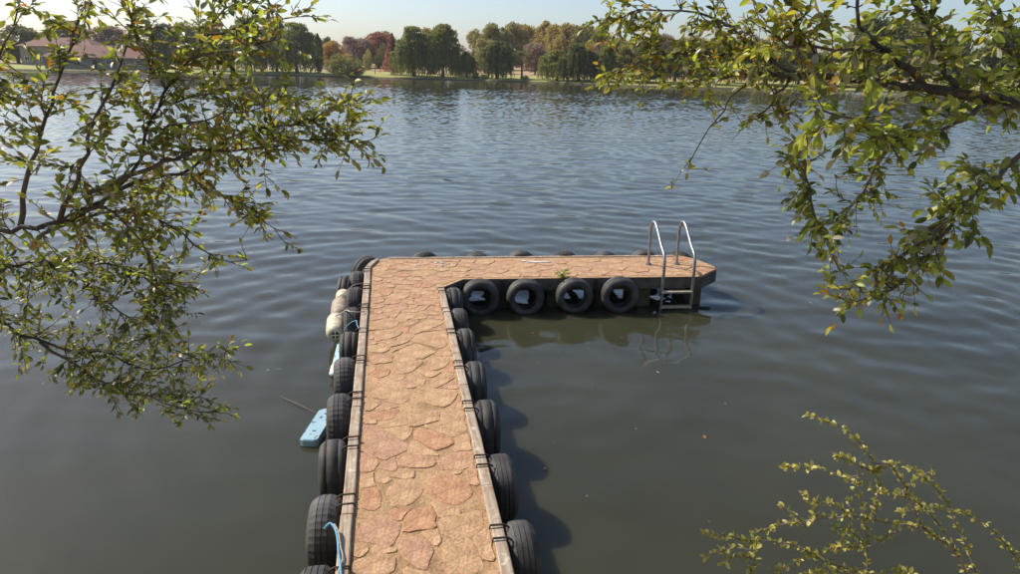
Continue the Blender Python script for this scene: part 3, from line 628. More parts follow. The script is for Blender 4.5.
for i in range(16):
    q = J(rs.uniform(1.9, 5.5), rs.uniform(.3, 5.2)); s = rs.uniform(.18, .38)
    tag(inst('floating_leaf', fl2, None, (q.x, q.y, .008), (0, 0, rs.uniform(0, 6.28)), (s, s, s)), 'tiny pale leaf fragment floating on the calm water inside the jetty', 'leaf', 'leaf fragments on the calm water')
b = MB(); p0, p1, p2 = on_water(279, 396), on_water(297, 405), on_water(318, 414); b.tube([p0 + Vector((0, 0, .004)), p1 + Vector((0, 0, .018)), p2 + Vector((0, 0, .004))], [.002, .006, .002], 6)
tag(b.build('floating_twig', M_TWIGP), 'thin pale twig floating on the water beside the blue board', 'twig')

# ------------------------------------------------------------------ trees across the lake
def quad(b, p, n, s, asp=1.0, m=0, up=None):
    a = n.orthogonal().normalized() if up is None else (up - n * up.dot(n)).normalized()
    if up is None: a = Matrix.Rotation(rnd.uniform(0, 6.28), 3, n) @ a
    c = n.cross(a); a = a * s * asp; c = c * s
    b.add([p - a * .5, p + c * .42, p + a * .5, p - c * .42], [(0, 1, 2, 3)], m)
def crown_round(seed, w, h, base, nq, lobes=20, size=.42):
    r = random.Random(seed); b = MB(); L = []
    for i in range(lobes):
        z = r.uniform(.08, .95); rad = math.sin(math.acos(max(-1, min(1, (z - .42) / .62)))) if abs((z - .42) / .62) < 1 else .2
        a = r.uniform(0, 6.28); q = r.uniform(.3, .85) * rad
        L.append((Vector((math.cos(a) * q * w / 2, math.sin(a) * q * w / 2, base + z * (h - base))), r.uniform(.14, .26) * w))
    for i in range(nq):
        c, R = r.choice(L); d = rvec(r); p = c + Vector((d.x, d.y, d.z * .85)) * R * (r.uniform(.35, 1) ** .5) * r.uniform(.85, 1.08)
        if p.z < base * .85: continue
        quad(b, p, rvec(r), size * r.uniform(.6, 1.3), r.uniform(.8, 1.5))
    return b
def crown_tall(seed, w, h, base, nq):
    r = random.Random(seed); b = MB(); L = []
    for i in range(26):
        z = i / 25; rad = (.35 + .65 * math.sin(math.pi * min(1, .18 + z * .82))) * w / 2; a = r.uniform(0, 6.28)
        L.append((Vector((math.cos(a) * rad * .45, math.sin(a) * rad * .45, base + z * (h - base) * .97)), rad * r.uniform(.45, .7)))
    for i in range(nq):
        c, R = r.choice(L); d = rvec(r); quad(b, c + Vector((d.x, d.y, d.z * 1.9)) * R * r.uniform(.4, 1.05), rvec(r), .38 * r.uniform(.6, 1.3), 1.3)
    return b
def crown_cone(seed, w, h, base, nq):
    r = random.Random(seed); b = MB()
    tiers = [(base + (h - base) * (i / 13) ** .9, r.uniform(.8, 1.1)) for i in range(14)]
    for i in range(nq):
        z, k = r.choice(tiers); t = (z - base) / (h - base); R = (1 - t * .93) * w / 2 * k; a = r.gauss(round(r.uniform(0, 9)) * .7, .22); q = r.random() ** .6 * R
        quad(b, Vector((math.cos(a) * q, math.sin(a) * q, z - q * .12 + r.gauss(0, .28))), rvec(r), .36 * r.uniform(.6, 1.3), 1.3)
    return b
def crown_willow(seed, w, h, base, nq):
    r = random.Random(seed); b = MB(); heads = []
    for i in range(22):
        a = r.uniform(0, 6.28); q = r.uniform(.02, .9) ** .6 * w * .42; heads.append(Vector((math.cos(a) * q, math.sin(a) * q, h * (1 - .60 * (q / (w * .42)) ** 2) - r.uniform(.2, 2.4))))
    for i in range(int(nq * .38)):           # domed top of each head
        c = r.choice(heads); d = rvec(r); d.z = abs(d.z) * .7 - .15; quad(b, c + d * w * r.uniform(.08, .16), rvec(r), .40 * r.uniform(.6, 1.3), 1.2)
    ns = int(nq * .62 / 16)
    for i in range(ns):                      # hanging strands
        c = r.choice(heads); a = r.uniform(0, 6.28); q = r.uniform(.5, 1) * w * .17; p = c + Vector((math.cos(a) * q, math.sin(a) * q, r.uniform(-.3, .6)))
        L = (p.z - base) * r.uniform(.4, 1.0); out = Vector((p.x, p.y, 0)).normalized() * .06 if (p.x or p.y) else Vector((0, 0, 0))
        for k in range(16):
            t = k / 15; s = p + out * t * L - Vector((0, 0, L * t)) + Vector((r.gauss(0, .1), r.gauss(0, .1), 0))
            n = rvec(r); n.z *= .25; n.normalize(); quad(b, s, n, .26 * r.uniform(.7, 1.3), 2.4, up=Vector((r.gauss(0, .15), r.gauss(0, .15), 1)))
    return b
def crown_palm(seed, h):
    r = random.Random(seed); b = MB()
    for i in range(60):
        a = r.uniform(0, 6.28); el = r.uniform(-.5, 1.2); p = Vector((0, 0, h)); d = Vector((math.cos(a) * math.cos(el), math.sin(a) * math.cos(el), math.sin(el)))
        for k in range(12):
            p = p + d * .27; d = (d + Vector((0, 0, -.17))).normalized(); s = d.cross(Vector((0, 0, 1)));
            for sg in (-1, 1): quad(b, p + s * sg * .22 - Vector((0, 0, .1)), (Vector((0, 0, 1)) + rvec(r) * .5).normalized(), .16, 3.2, up=s * sg + d * .4)
    return b
def trunk_mb(seed, h, r0, top, spread):
    r = random.Random(seed); b = MB(); lean = Vector((r.uniform(-.3, .3), r.uniform(-.3, .3), 0))
    p = [Vector((0, 0, -.3)), lean * .3 + Vector((0, 0, h * .2)), lean + Vector((0, 0, h * .45)), lean * 1.4 + Vector((0, 0, top))]
    b.tube(spline(p, .6), [r0 * (1.25 - .95 * i / (len(spline(p, .6)) - 1)) for i in range(len(spline(p, .6)))], 7)
    for i in range(6):
        a = r.uniform(0, 6.28); z = h * r.uniform(.28, .6); s = lean * (z / h) * 1.6 + Vector((0, 0, z)); e = s + Vector((math.cos(a) * spread, math.sin(a) * spread, r.uniform(.2, .32) * h))
        b.tube([s, s.lerp(e, .5) + Vector((0, 0, .25)), e], [r0 * .5, r0 * .32, r0 * .12], 5)
    return b
M_FARBARK = simple('far_bark', [(.03, .024, .018), (.075, .06, .045)], 3, .95)
PROTO = {}
def proto(kind, crown, trunk): PROTO.setdefault(kind, []).append((crown, trunk))
def keep(b, mat):
    o = b.build('crown', mat); me = o.data; bpy.data.objects.remove(o); return me
for s in (1, 2, 3): proto('round', keep(crown_round(s, 9, 12, 1.3, 7500, 30, .46), FOL['olive']), keep(trunk_mb(s, 12, .26, 9.5, 2.4), M_FARBARK))
for s in (4, 5): proto('tall', keep(crown_tall(s, 5.4, 16, 1.5, 6000), FOL['gold']), keep(trunk_mb(s, 16, .24, 14, 1.0), M_FARBARK))
for s in (6,): proto('cone', keep(crown_cone(s, 6.6, 11, 1.6, 4200), FOL['red']), keep(trunk_mb(s, 11, .2, 10, .8), M_FARBARK))
for s in (7, 8, 9): proto('willow', keep(crown_willow(s, 10, 11, .35, 11000), FOL['willow']), keep(trunk_mb(s, 11, .34, 9, 2.6), M_FARBARK))
proto('palm', keep(crown_palm(10, 6.2), FOL['dark']), keep(trunk_mb(10, 6.2, .26, 6.2, .05), M_FARBARK))
for s in (12, 13): proto('bush', keep(crown_round(s, 8, 4.6, .15, 4200, 24, .30), FOL['olive']), keep(trunk_mb(s, 4.6, .12, 3.2, 1.6), M_FARBARK))
DIM = {'round': (9, 12), 'tall': (5.4, 16), 'cone': (6.6, 11), 'willow': (10, 11), 'palm': (5.6, 8.2), 'bush': (8, 4.6)}
tr = random.Random(21)
def far_tree(px, top, wpx, kind, col, back, label, group='trees along the far shore', var=None):
    y = 165.0
    for _ in range(6): y = shore(ground_at(px, y)) + back
    x = ground_at(px, y); gz = height(x, y); s = 771 / y; hor = 64 + .02 * (px - 510)
    hgt = (hor - top) / s + CAMZ - gz; wid = 1.15 * wpx / (s * .97)
    pw, ph = DIM[kind]; c, t = tr.choice(PROTO[kind]) if var is None else PROTO[kind][var % len(PROTO[kind])]
    name = {'willow': 'willow_tree', 'palm': 'palm_tree', 'bush': 'shrub', 'tall': 'poplar_tree', 'cone': 'conifer_tree'}.get(kind, 'broadleaf_tree')
    e = empty(name, (x, y, gz - .05), tr.uniform(0, 6.28)); k = wid / pw; e.scale = (k, k, hgt / ph)
    o = inst('crown', c, e); o.material_slots[0].link = 'OBJECT'; o.material_slots[0].material = FOL[col]
    inst('trunk', t, e); tag(e, label, 'shrub' if kind == 'bush' else 'tree', group); return e
T = far_tree
# behind the left-hand branches
T(20, 26, 46, 'round', 'dark', 30, 'dark green tree behind the house with the red roof'); T(70, 22, 40, 'round', 'olive', 34, 'olive tree rising over the ridge of the house with the red roof')
T(112, 28, 34, 'round', 'mauve', 36, 'brownish tree at the end of the red roof'); T(165, 26, 34, 'round', 'dark', 16, 'dark broad tree right beside the house with the red roof')
T(192, 25, 30, 'round', 'olive', 22, 'olive tree between the dark broad tree and the willows'); T(218, 22, 34, 'willow', 'willow', 8, 'first willow from the house along the far shore', var=0)
T(250, 17, 40, 'willow', 'willow', 5, 'second willow from the house along the far shore', var=1); T(277, 19, 34, 'willow', 'dark', 10, 'third willow from the house, darker than its neighbours', var=2)
T(297, 23, 44, 'willow', 'willow', 4, 'last willow of the dark group, next to the slim cypress', var=0); T(320, 35, 10, 'tall', 'dark', 8, 'slim dark cypress at the edge of the dark willows', var=0)
# the coloured group
T(331, 38, 14, 'round', 'dark', 70, 'dark tree peeping over the orange-gold tree'); T(335, 42, 26, 'round', 'orange', 34, 'orange-gold tree behind the large shore shrub')
T(356, 38, 28, 'round', 'mauve', 44, 'mauve-brown tree between the orange-gold tree and the red ones'); T(368, 39, 18, 'round', 'dark', 66, 'dark green tree between the mauve and the red trees')
T(379, 34, 26, 'round', 'red', 50, 'round pinkish-red tree behind the red conifer'); T(386, 33, 26, 'round', 'olive', 75, 'olive tree peeping over the red trees')
T(393, 36, 24, 'cone', 'red', 8, 'russet red conifer standing on the grass by the bench'); T(403, 40, 18, 'cone', 'red', 22, 'smaller red conifer half hidden by the tall willow')
T(383, 47, 15, 'bush', 'dark', 40, 'low dark shrub in front of the pinkish-red tree'); T(344, 57, 38, 'bush', 'olive', 1.5, 'large rounded olive shrub at the water edge', var=0); T(355, 61, 20, 'bush', 'willow', .8, 'darker shrub joined to the large olive shore shrub', var=1)
T(368, 53, 10, 'bush', 'pale', 30, 'small pale shrub on the dry bank below the dark tree')
T(414, 26, 42, 'willow', 'willow', 3, 'tall willow on the grass next to the red conifer', var=1); T(432, 30, 24, 'round', 'gold', 18, 'golden tree showing between the two tall willows'); T(443, 26, 40, 'willow', 'willow', 3, 'tall willow with the golden tree on its flank', var=2)
T(467, 52, 22, 'willow', 'willow', 6, 'low willow between the tall willows and the dark one', var=0); T(455, 50, 16, 'willow', 'dark', 9, 'low dark willow tucked against the tall willow', var=1)
# golden row behind
for (px, tp, w, c) in ((478, 31, 20, 'pale'), (491, 25, 24, 'olive'), (503, 29, 18, 'pale'), (512, 25, 22, 'pale'), (526, 27, 22, 'gold'), (543, 23, 26, 'gold'), (556, 27, 24, 'gold'), (566, 26, 24, 'gold'), (576, 27, 19, 'pale'), (586, 27, 20, 'pale'), (596, 29, 22, 'olive')):
    lb = {478: 'pale tree at the willow end of the golden row', 491: 'tall olive tree rising behind the dark willow', 503: 'thin pale tree in the golden row behind the dark willow', 512: 'pale olive tree in the golden row above the palm', 526: 'golden tree behind the palm', 543: 'tallest golden poplar of the row', 556: 'narrow golden tree beside the tallest golden poplar', 566: 'narrow golden tree in the middle of the row', 576: 'slender pale poplar of the row', 586: 'second slender pale poplar of the row', 596: 'olive tree at the branch end of the golden row'}[px]
    T(px, tp, w, 'tall' if w < 20 or px == 543 else 'round', c, 46 + (px * 7) % 12, lb, 'golden row of trees behind the willows')
T(485, 40, 22, 'round', 'pale', 30, 'low pale tree behind the dark willow'); T(535, 44, 24, 'round', 'mauve', 30, 'bare mauve tree between the palm and the willow pair'); T(600, 44, 30, 'round', 'mauve', 34, 'mauve tree behind the willow pair')
T(497, 42, 42, 'willow', 'dark', 3, 'dark broad willow beside the palm', var=2); T(522, 46, 20, 'palm', 'dark', 4, 'dark palm beside the broad willow')
T(557, 50, 40, 'willow', 'willow', 3, 'spreading willow, the lighter of a pair', var=0); T(579, 43, 40, 'willow', 'dark', 3, 'spreading willow, the darker of a pair', var=1)
T(476, 73, 7, 'bush', 'dark', .8, 'tiny dark shrub at the waterline by the low willow'); T(484, 75, 9, 'bush', 'willow', .6, 'small shrub at the waterline by the dark willow'); T(525, 76, 9, 'bush', 'olive', .8, 'small bright shrub at the waterline below the palm')
# behind the right-hand branches and on
for i, (px, tp, w, kd, c, lb) in enumerate(((606, 47, 26, 'willow', 'willow', 'willow at the end of the open shore, just behind the leaf tips'), (628, 42, 30, 'round', 'olive', 'olive tree behind the leaf tips'), (650, 44, 30, 'round', 'dark', 'dark tree seen through the leaves beside the olive tree'), (676, 40, 34, 'willow', 'dark', 'dark willow seen through the leaves'),
        (704, 44, 32, 'round', 'dark', 'dark round tree on the shore beyond the thick limb'), (735, 40, 36, 'willow', 'willow', 'willow on the shore beyond the thick limb'), (768, 42, 36, 'round', 'olive', 'olive round tree on the shore beyond the thick limb'), (800, 44, 36, 'round', 'dark', 'second dark round tree on the shore beyond the thick limb'),
        (835, 48, 40, 'willow', 'willow', 'low willow on the shore beyond the thick limb'), (872, 18, 48, 'round', 'dark', 'tallest dark tree on the shore beyond the right-hand branches'), (912, 22, 44, 'round', 'olive', 'tall olive tree beside the tallest dark tree'), (952, 30, 42, 'willow', 'willow', 'tall willow at the far end of the shore'), (992, 26, 42, 'round', 'dark', 'dark tree next to the willow at the far end of the shore'), (1030, 30, 40, 'round', 'olive', 'olive tree last along the shore'))):
    T(px, tp, w, kd, c, 5 + (i * 5) % 9, lb, 'trees beyond the right-hand branches')
for px, tp, w, c in ((615, 40, 26, 'gold'), (640, 38, 26, 'pale'), (662, 36, 24, 'mauve'), (690, 38, 28, 'pale'), (720, 34, 26, 'gold'), (750, 36, 28, 'mauve')):
    T(px, tp, w, 'round', c, 44, {615: 'gold tree behind the willow at the leaf tips', 640: 'pale tree behind the olive tree at the leaf tips', 662: 'mauve tree between pale trees of the back row', 690: 'pale tree behind the dark willow in the leaves', 720: 'gold tree behind the dark round tree beyond the limb', 750: 'mauve tree behind the olive round tree beyond the limb'}[px], 'back row beyond the right-hand branches')

# distant wood behind everything: one mass
wb = MB(); wr2 = random.Random(40)
for i in range(150):
    px = -120 + 1260 * (i + wr2.random()) / 150; y = 238 + wr2.uniform(-12, 25); x = ground_at(px, y); gz = height(x, y); hh = wr2.uniform(4.8, 8.5); ww = wr2.uniform(2.2, 4.2); cm = wr2.choice((0, 0, 1, 1, 2, 3))
    for _ in range(420):
        d = rvec(wr2); z = d.z * .5 + .5; k = math.sin(math.pi * min(1, z * .75 + .2)); wb.add(*(lambda p, n, s: ([p - n.orthogonal().normalized() * s, p + n.cross(n.orthogonal().normalized()) * s, p + n.orthogonal().normalized() * s, p - n.cross(n.orthogonal().normalized()) * s], [(0, 1, 2, 3)]))(Vector((x + d.x * ww * k, y + d.y * ww * k, gz + z * hh * wr2.uniform(.75, 1.05))), rvec(wr2), wr2.uniform(.22, .45)), m=cm)
tag(wb.build('woodland', [FOL['olive'], FOL['mauve'], FOL['dark'], FOL['pale']]), 'mixed autumn wood in the distance behind the shore trees', 'woodland', kind='stuff')

# ------------------------------------------------------------------ house with red roof across the lake
M_ROOF = simple('red_roof', [(.14, .055, .038), (.20, .08, .055)], 3, .85); M_WALL = simple('house_wall', [(.24, .20, .15), (.32, .27, .21)], 1, .9); M_GLASS = simple('window_glass', [(.02, .025, .03), (.04, .045, .05)], 1, .15)
def house(px, y, L, D, wall_h, roof_h, label, rz):
    x = ground_at(px, y); e = empty('house', (x, y, height(x, y)), rz); tag(e, label, 'house', None)
    b = MB(); b.box((0, 0, wall_h / 2 - .2), (L, D, wall_h + .4)); b.build('wall', M_WALL, e)
    o = .7; b = MB(); z0, z1 = wall_h + .01, wall_h + roof_h; hx, hy = L / 2 + o, D / 2 + o; rx = max(.5, hx - hy * .9)
    b.add([(-hx, -hy, z0), (hx, -hy, z0), (hx, hy, z0), (-hx, hy, z0), (-rx, 0, z1), (rx, 0, z1), (-hx, -hy, z0 - .18), (hx, -hy, z0 - .18), (hx, hy, z0 - .18), (-hx, hy, z0 - .18)],
          [(0, 1, 5, 4), (1, 2, 5), (2, 3, 4, 5), (3, 0, 4), (6, 7, 1, 0), (7, 8, 2, 1), (8, 9, 3, 2), (9, 6, 0, 3), (9, 8, 7, 6)]); b.build('roof', M_ROOF, e)
    k = int(L / 3.2)
    for i in range(k):
        xx = -L / 2 + (i + .5) * L / k
        if i == k // 2:
            b = MB(); b.box((xx, -D / 2 - .02, 1.05), (1.0, .10, 2.1)); b.build('door', M_FARBARK, e); continue
        b = MB(); b.box((xx, -D / 2 - .02, 1.6), (1.3, .10, 1.2)); w = b.build('window', M_GLASS, e)
        b = MB()
        for dx, dz, sx, sz in ((-.65, 0, .1, 1.3), (.65, 0, .1, 1.3), (0, .6, 1.3, .1), (0, -.6, 1.3, .1), (0, 0, .06, 1.2)): b.box((xx + dx, -D / 2 - .06 - abs(dz) * .01, 1.6 + dz), (sx, .07, sz))
        b.build('window_frame', M_WHITE, w)
    return e
house(106, 184, 24, 10, 2.6, 2.9, 'low house with a wide red hipped roof on the far shore', .05)
house(70, 202, 20, 9, 4.8, 2.4, 'taller red-roofed house standing behind the low house', -.04)
# park furniture on the far lawn
p = (ground_at(398, 176), 176.0); bn = empty('park_bench', (p[0], p[1], height(*p)), .2); tag(bn, 'dark park bench on the far lawn beside the red conifer', 'bench')
for nm, c, d in (('seat', (0, 0, .45), (1.9, .45, .07)), ('backrest', (0, .24, .75), (1.9, .06, .42)), ('leg', (-.75, 0, .2), (.1, .42, .46)), ('leg', (.75, 0, .2), (.1, .42, .46))):
    b = MB(); b.box(c, d); b.build(nm, M_FARBARK, bn)
p = (ground_at(375, 178), 178.0); pt = empty('lamp_post', (p[0], p[1], height(*p)), 0); tag(pt, 'thin post with a flat top on the far lawn beside the large shrub', 'post')
b = MB(); b.tube([(0, 0, -.2), (0, 0, 1.9)], .07, 8); b.build('pole', M_FARBARK, pt); b = MB(); b.box((0, 0, 1.96), (.6, .3, .12)); b.build('top_plate', M_FARBARK, pt)

# ------------------------------------------------------------------ overhanging trees near the camera
class Tree:
    def __init__(s, name, label, cat, base, seed):
        s.e = empty(name, base); tag(s.e, label, cat); s.base = Vector(base); s.r = random.Random(seed); s.tw = MB(); s.leaves = []
    def loc(s, p): return p - s.base
    def limb(s, name, pts, r0, r1, mat, n=8, wob=.012):
        P = spline(pts, .06); P = [p + rvec(s.r) * wob * (0 if i in (0, len(P) - 1) else 1) for i, p in enumerate(P)]
        b = MB(); k = len(P) - 1; b.tube([s.loc(p) for p in P], [(r0 + (r1 - r0) * (i / k) ** .8) * s.r.uniform(.93, 1.07) for i in range(k + 1)], n); b.build(name, mat, s.e, True); return P
    def twig(s, p, d, L, r=.0022, gap=.018, leaf=(.030, .050), pal=None, droop=.25, depth=0):
        step = .03; k = max(3, int(L / step)); P = [p.copy()]; d = d.normalized()
        for i in range(k):
            d = (d + rvec(s.r) * .22 + Vector((0, 0, -droop * .09))).normalized(); P.append(P[-1] + d * step)
        s.tw.tube([s.loc(q) for q in P], [r * (1 - .75 * i / k) + .0006 for i in range(k + 1)], 4, caps=False)
        t = .15 * L; side = 1
        while t < L:
            i = min(k - 1, int(t / step)); q = P[i].lerp(P[i + 1], t / step - i); dd = (P[i + 1] - P[i]).normalized()
            sd = dd.cross(Vector((0, 0, 1)));  sd = (sd.normalized() if sd.length > .1 else dd.orthogonal()) * side
            ld = (dd * s.r.uniform(.35, .9) + sd * s.r.uniform(.5, 1) + rvec(s.r) * .55 + Vector((0, 0, s.r.uniform(-.35, .25)))).normalized()
            s.leaf(q, ld, s.r.uniform(*leaf), pal); side = -side; t += gap * s.r.uniform(.6, 1.5)
        s.leaf(P[-1], d, s.r.uniform(*leaf), pal)
        if depth:
            for j in range(depth):
                i = s.r.randint(1, k - 1); s.twig(P[i], ((P[i + 1] - P[i]).normalized() + rvec(s.r) * .9), L * s.r.uniform(.35, .6), r * .7, gap, leaf, pal, droop, 0)
    def leaf(s, p, d, L, pal):
        nrm = (Vector((0, 0, 1)) + rvec(s.r) * .95).normalized(); x = d.cross(nrm)
        if x.length < .05: return
        x.normalize(); nrm = x.cross(d); m = s.r.choice(pal)
        s.leaves.append((p, Matrix((x, d, nrm)).transposed(), L, m))
    def cloud(s, P, t0, t1, every, L, pal, leaf=(.030, .050), gap=.018, bias=Vector((0, 0, 0)), along=.5, depth=1, droop=.25, flat=1.0):
        tot = len(P) - 1; i = int(t0 * tot); acc = 0; every *= .36
        while i < int(t1 * tot):
            acc += (P[i + 1] - P[i]).length; i += 1
            while acc > every:
                acc -= every * s.r.uniform(.75, 1.25); d = (P[min(i + 1, tot)] - P[i - 1]).normalized(); v = rvec(s.r); v = v - CF * v.dot(CF) * (1 - flat)
                s.twig(P[i], d * along + v + bias, L * s.r.uniform(.55, 1.3), pal=pal, leaf=leaf, gap=gap, depth=depth, droop=droop)
    def finish(s, mats, shape, tmat, width=.46, keep_n=300):
        # the leaves that show largest become objects, the rest one mass
        sc = []
        for i, (p, M, L, m) in enumerate(s.leaves):
            x, y, z = screen(p)
            sc.append((L / z if 0 < z and 0 < x < 1020 and 0 < y < 574 else 0, i))
        sc.sort(reverse=True); big = {i for a, i in sc[:keep_n] if a > 0}
        lv, lf = leaf_geo(1.0, width, .3, .22); pm = []
        for m in mats:
            me = bpy.data.meshes.new('leaf'); me.from_pydata(lv, [], lf); me.materials.append(m); me.polygons.foreach_set('use_smooth', [True] * len(lf)); pm.append(me)
        mass = MB(); slot = {m: i for i, m in enumerate(range(len(mats)))}
        sv, sf = leaf_geo(1.0, width, .3, .22)
        for i, (p, M, L, m) in enumerate(s.leaves):
            if i in big:
                o = inst('leaf', pm[m], s.e); o.matrix_local = Matrix.Translation(s.loc(p)) @ (M * L).to_4x4()
            else: mass.add([s.loc(p) + M @ (Vector(v) * L) for v in sv], sf, m)
        if mass.v: tag(mass.build('foliage', mats, s.e, True), kind='stuff')
        if s.tw.v: tag(s.tw.build('twigs', tmat, s.e), kind='stuff')
        return len(s.leaves)
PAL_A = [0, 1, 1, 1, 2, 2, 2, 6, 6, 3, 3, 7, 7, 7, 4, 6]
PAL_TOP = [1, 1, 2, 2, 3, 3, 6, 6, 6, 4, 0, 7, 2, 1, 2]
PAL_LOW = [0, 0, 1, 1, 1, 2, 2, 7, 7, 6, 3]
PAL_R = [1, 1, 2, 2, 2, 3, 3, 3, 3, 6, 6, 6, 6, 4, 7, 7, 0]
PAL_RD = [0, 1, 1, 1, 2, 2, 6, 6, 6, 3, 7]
A = at
# left tree
lt = Tree('bankside_tree', 'small-leaved tree leaning from the bank over the drifting blue board', 'tree', (-3.9, 1.5, 2.0), 5)
trunk = lt.limb('trunk', [Vector((-3.9, 1.5, 1.85)), Vector((-3.75, 1.9, 2.5)), A(-230, 300, 3.0), A(-140, 255, 3.05)], .10, .05, M_BARK, 10)
k0 = A(-140, 255, 3.05)
b1 = lt.limb('branch', [k0, A(-40, 235, 3.0), A(70, 220, 2.9), A(127, 176, 2.85), A(145, 140, 2.85), A(158, 106, 2.85), A(172, 78, 2.85), A(190, 57, 2.85), A(205, 37, 2.9), A(222, 8, 2.9), A(236, -25, 2.95)], .016, .0035, M_BARK)
b2 = lt.limb('branch', [A(188, 60, 2.85), A(215, 55, 2.8), A(247, 46, 2.8), A(275, 40, 2.75)], .007, .003, M_TWIG, 6)
b3 = lt.limb('branch', [A(207, 35, 2.9), A(235, 28, 2.95), A(268, 20, 3.0), A(296, 17, 3.0)], .006, .002, M_TWIG, 6)
b4 = lt.limb('branch', [A(60, 222, 2.9), A(100, 200, 2.9), A(127, 188, 2.95), A(150, 178, 3.0), A(178, 173, 3.0), A(205, 160, 3.05), A(235, 137, 3.1), A(270, 126, 3.1), A(310, 120, 3.1), A(350, 104, 3.1)], .011, .0025, M_BARK)
b5 = lt.limb('branch', [A(180, 172, 3.0), A(207, 188, 3.05), A(242, 204, 3.1), A(260, 216, 3.1), A(284, 242, 3.1)], .006, .0015, M_TWIG, 6)
b6 = lt.limb('branch', [A(90, 192, 2.8), A(127, 175, 2.8), A(165, 164, 2.85), A(195, 152, 2.9), A(225, 150, 2.95), A(265, 148, 3.0), A(310, 140, 3.05), A(348, 142, 3.1)], .011, .002, M_TWIG, 6)
b7 = lt.limb('branch', [A(40, 235, 2.9), A(100, 215, 3.0), A(140, 212, 3.1), A(170, 225, 3.15), A(196, 245, 3.2), A(217, 261, 3.2), A(247, 260, 3.2)], .009, .002, M_TWIG, 6)
b8 = lt.limb('branch', [k0, A(-20, 265, 3.1), A(60, 262, 3.2), A(120, 268, 3.2), A(155, 285, 3.25), A(185, 290, 3.3)], .014, .002, M_BARK)
b9 = lt.limb('branch', [k0, A(-30, 310, 3.2), A(50, 345, 3.3), A(110, 355, 3.3), A(150, 370, 3.35), A(185, 362, 3.35), A(224, 357, 3.35)], .012, .002, M_BARK)
b10 = lt.limb('branch', [A(40, 342, 3.3), A(90, 375, 3.3), A(130, 392, 3.3), A(165, 402, 3.35), A(200, 412, 3.35)], .008, .002, M_TWIG, 6)
b11 = lt.limb('branch', [A(60, 220, 2.9), A(90, 140, 2.8), A(110, 90, 2.8), A(125, 45, 2.8), A(135, 0, 2.8)], .012, .003, M_TWIG, 6)
b12 = lt.limb('branch', [A(20, 228, 2.95), A(35, 150, 2.9), A(60, 80, 2.9), A(80, 20, 2.9), A(90, -20, 2.9)], .012, .003, M_TWIG, 6)
b13 = lt.limb('branch', [A(-60, 238, 3.0), A(-20, 150, 2.9), A(0, 60, 2.9), A(20, 0, 2.9)], .012, .003, M_TWIG, 6)
b14 = lt.limb('branch', [A(166, 90, 2.85), A(152, 70, 2.8), A(140, 45, 2.8), A(132, 20, 2.75)], .006, .002, M_TWIG, 6)
b15 = lt.limb('branch', [A(159, 104, 2.85), A(190, 100, 2.9), A(225, 92, 2.95), A(258, 88, 3.0)], .005, .002, M_TWIG, 6)
b16 = lt.limb('branch', [A(148, 132, 2.85), A(185, 124, 2.8), A(225, 112, 2.8), A(262, 108, 2.8), A(290, 98, 2.8)], .005, .002, M_TWIG, 6)
b17 = lt.limb('branch', [A(95, 203, 2.9), A(130, 228, 3.0), A(150, 262, 3.1), A(163, 298, 3.15), A(160, 332, 3.2)], .007, .002, M_TWIG, 6)
b18 = lt.limb('branch', [A(60, 262, 3.2), A(95, 295, 3.2), A(130, 318, 3.2), A(160, 322, 3.2)], .006, .002, M_TWIG, 6)
C_ = lt.cloud
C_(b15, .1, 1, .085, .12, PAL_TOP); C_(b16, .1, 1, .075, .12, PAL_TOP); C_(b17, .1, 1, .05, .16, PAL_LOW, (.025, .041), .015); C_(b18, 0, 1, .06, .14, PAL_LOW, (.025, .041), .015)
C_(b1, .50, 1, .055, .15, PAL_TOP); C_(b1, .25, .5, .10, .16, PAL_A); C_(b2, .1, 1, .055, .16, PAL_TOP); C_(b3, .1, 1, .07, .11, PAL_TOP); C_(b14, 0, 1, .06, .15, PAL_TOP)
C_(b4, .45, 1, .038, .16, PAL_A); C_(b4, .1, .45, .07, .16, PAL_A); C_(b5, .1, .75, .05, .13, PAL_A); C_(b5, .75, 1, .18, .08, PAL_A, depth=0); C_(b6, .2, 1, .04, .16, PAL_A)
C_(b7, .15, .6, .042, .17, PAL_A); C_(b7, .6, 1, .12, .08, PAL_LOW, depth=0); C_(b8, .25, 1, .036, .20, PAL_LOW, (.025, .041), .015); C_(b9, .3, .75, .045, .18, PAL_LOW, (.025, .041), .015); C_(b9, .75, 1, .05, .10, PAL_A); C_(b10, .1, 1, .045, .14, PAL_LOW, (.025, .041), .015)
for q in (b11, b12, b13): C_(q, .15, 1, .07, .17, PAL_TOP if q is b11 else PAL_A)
nl = lt.finish(LEAF_M, None, M_TWIG, .45)
# right tree
rt = Tree('overhanging_tree', 'tree reaching over the water on a thick dark limb beyond the ladder', 'tree', (4.1, 1.5, 2.0), 9)
trunk = rt.limb('trunk', [Vector((4.1, 1.5, 1.85)), Vector((4.0, 1.9, 2.9)), A(1330, 190, 3.0), A(1220, 125, 3.0)], .14, .085, M_BARK, 12)
k1 = A(1220, 125, 3.0)
r1 = rt.limb('branch', [k1, A(1090, 108, 2.95), A(980, 98, 2.9), A(892, 84, 2.8), A(850, 79, 2.8), A(815, 76, 2.8), A(785, 76, 2.8), A(752, 75, 2.8)], .046, .009, M_BARK, 10, .008)
r2 = rt.limb('branch', [A(754, 75, 2.8), A(738, 92, 2.8), A(722, 110, 2.85), A(700, 142, 2.9), A(682, 168, 2.9), A(672, 188, 2.9)], .0048, .0015, M_TWIG, 6)
r3 = rt.limb('branch', [A(925, 88, 2.85), A(895, 55, 2.7), A(872, 42, 2.7), A(862, 25, 2.7), A(858, -10, 2.7)], .016, .006, M_BARK)
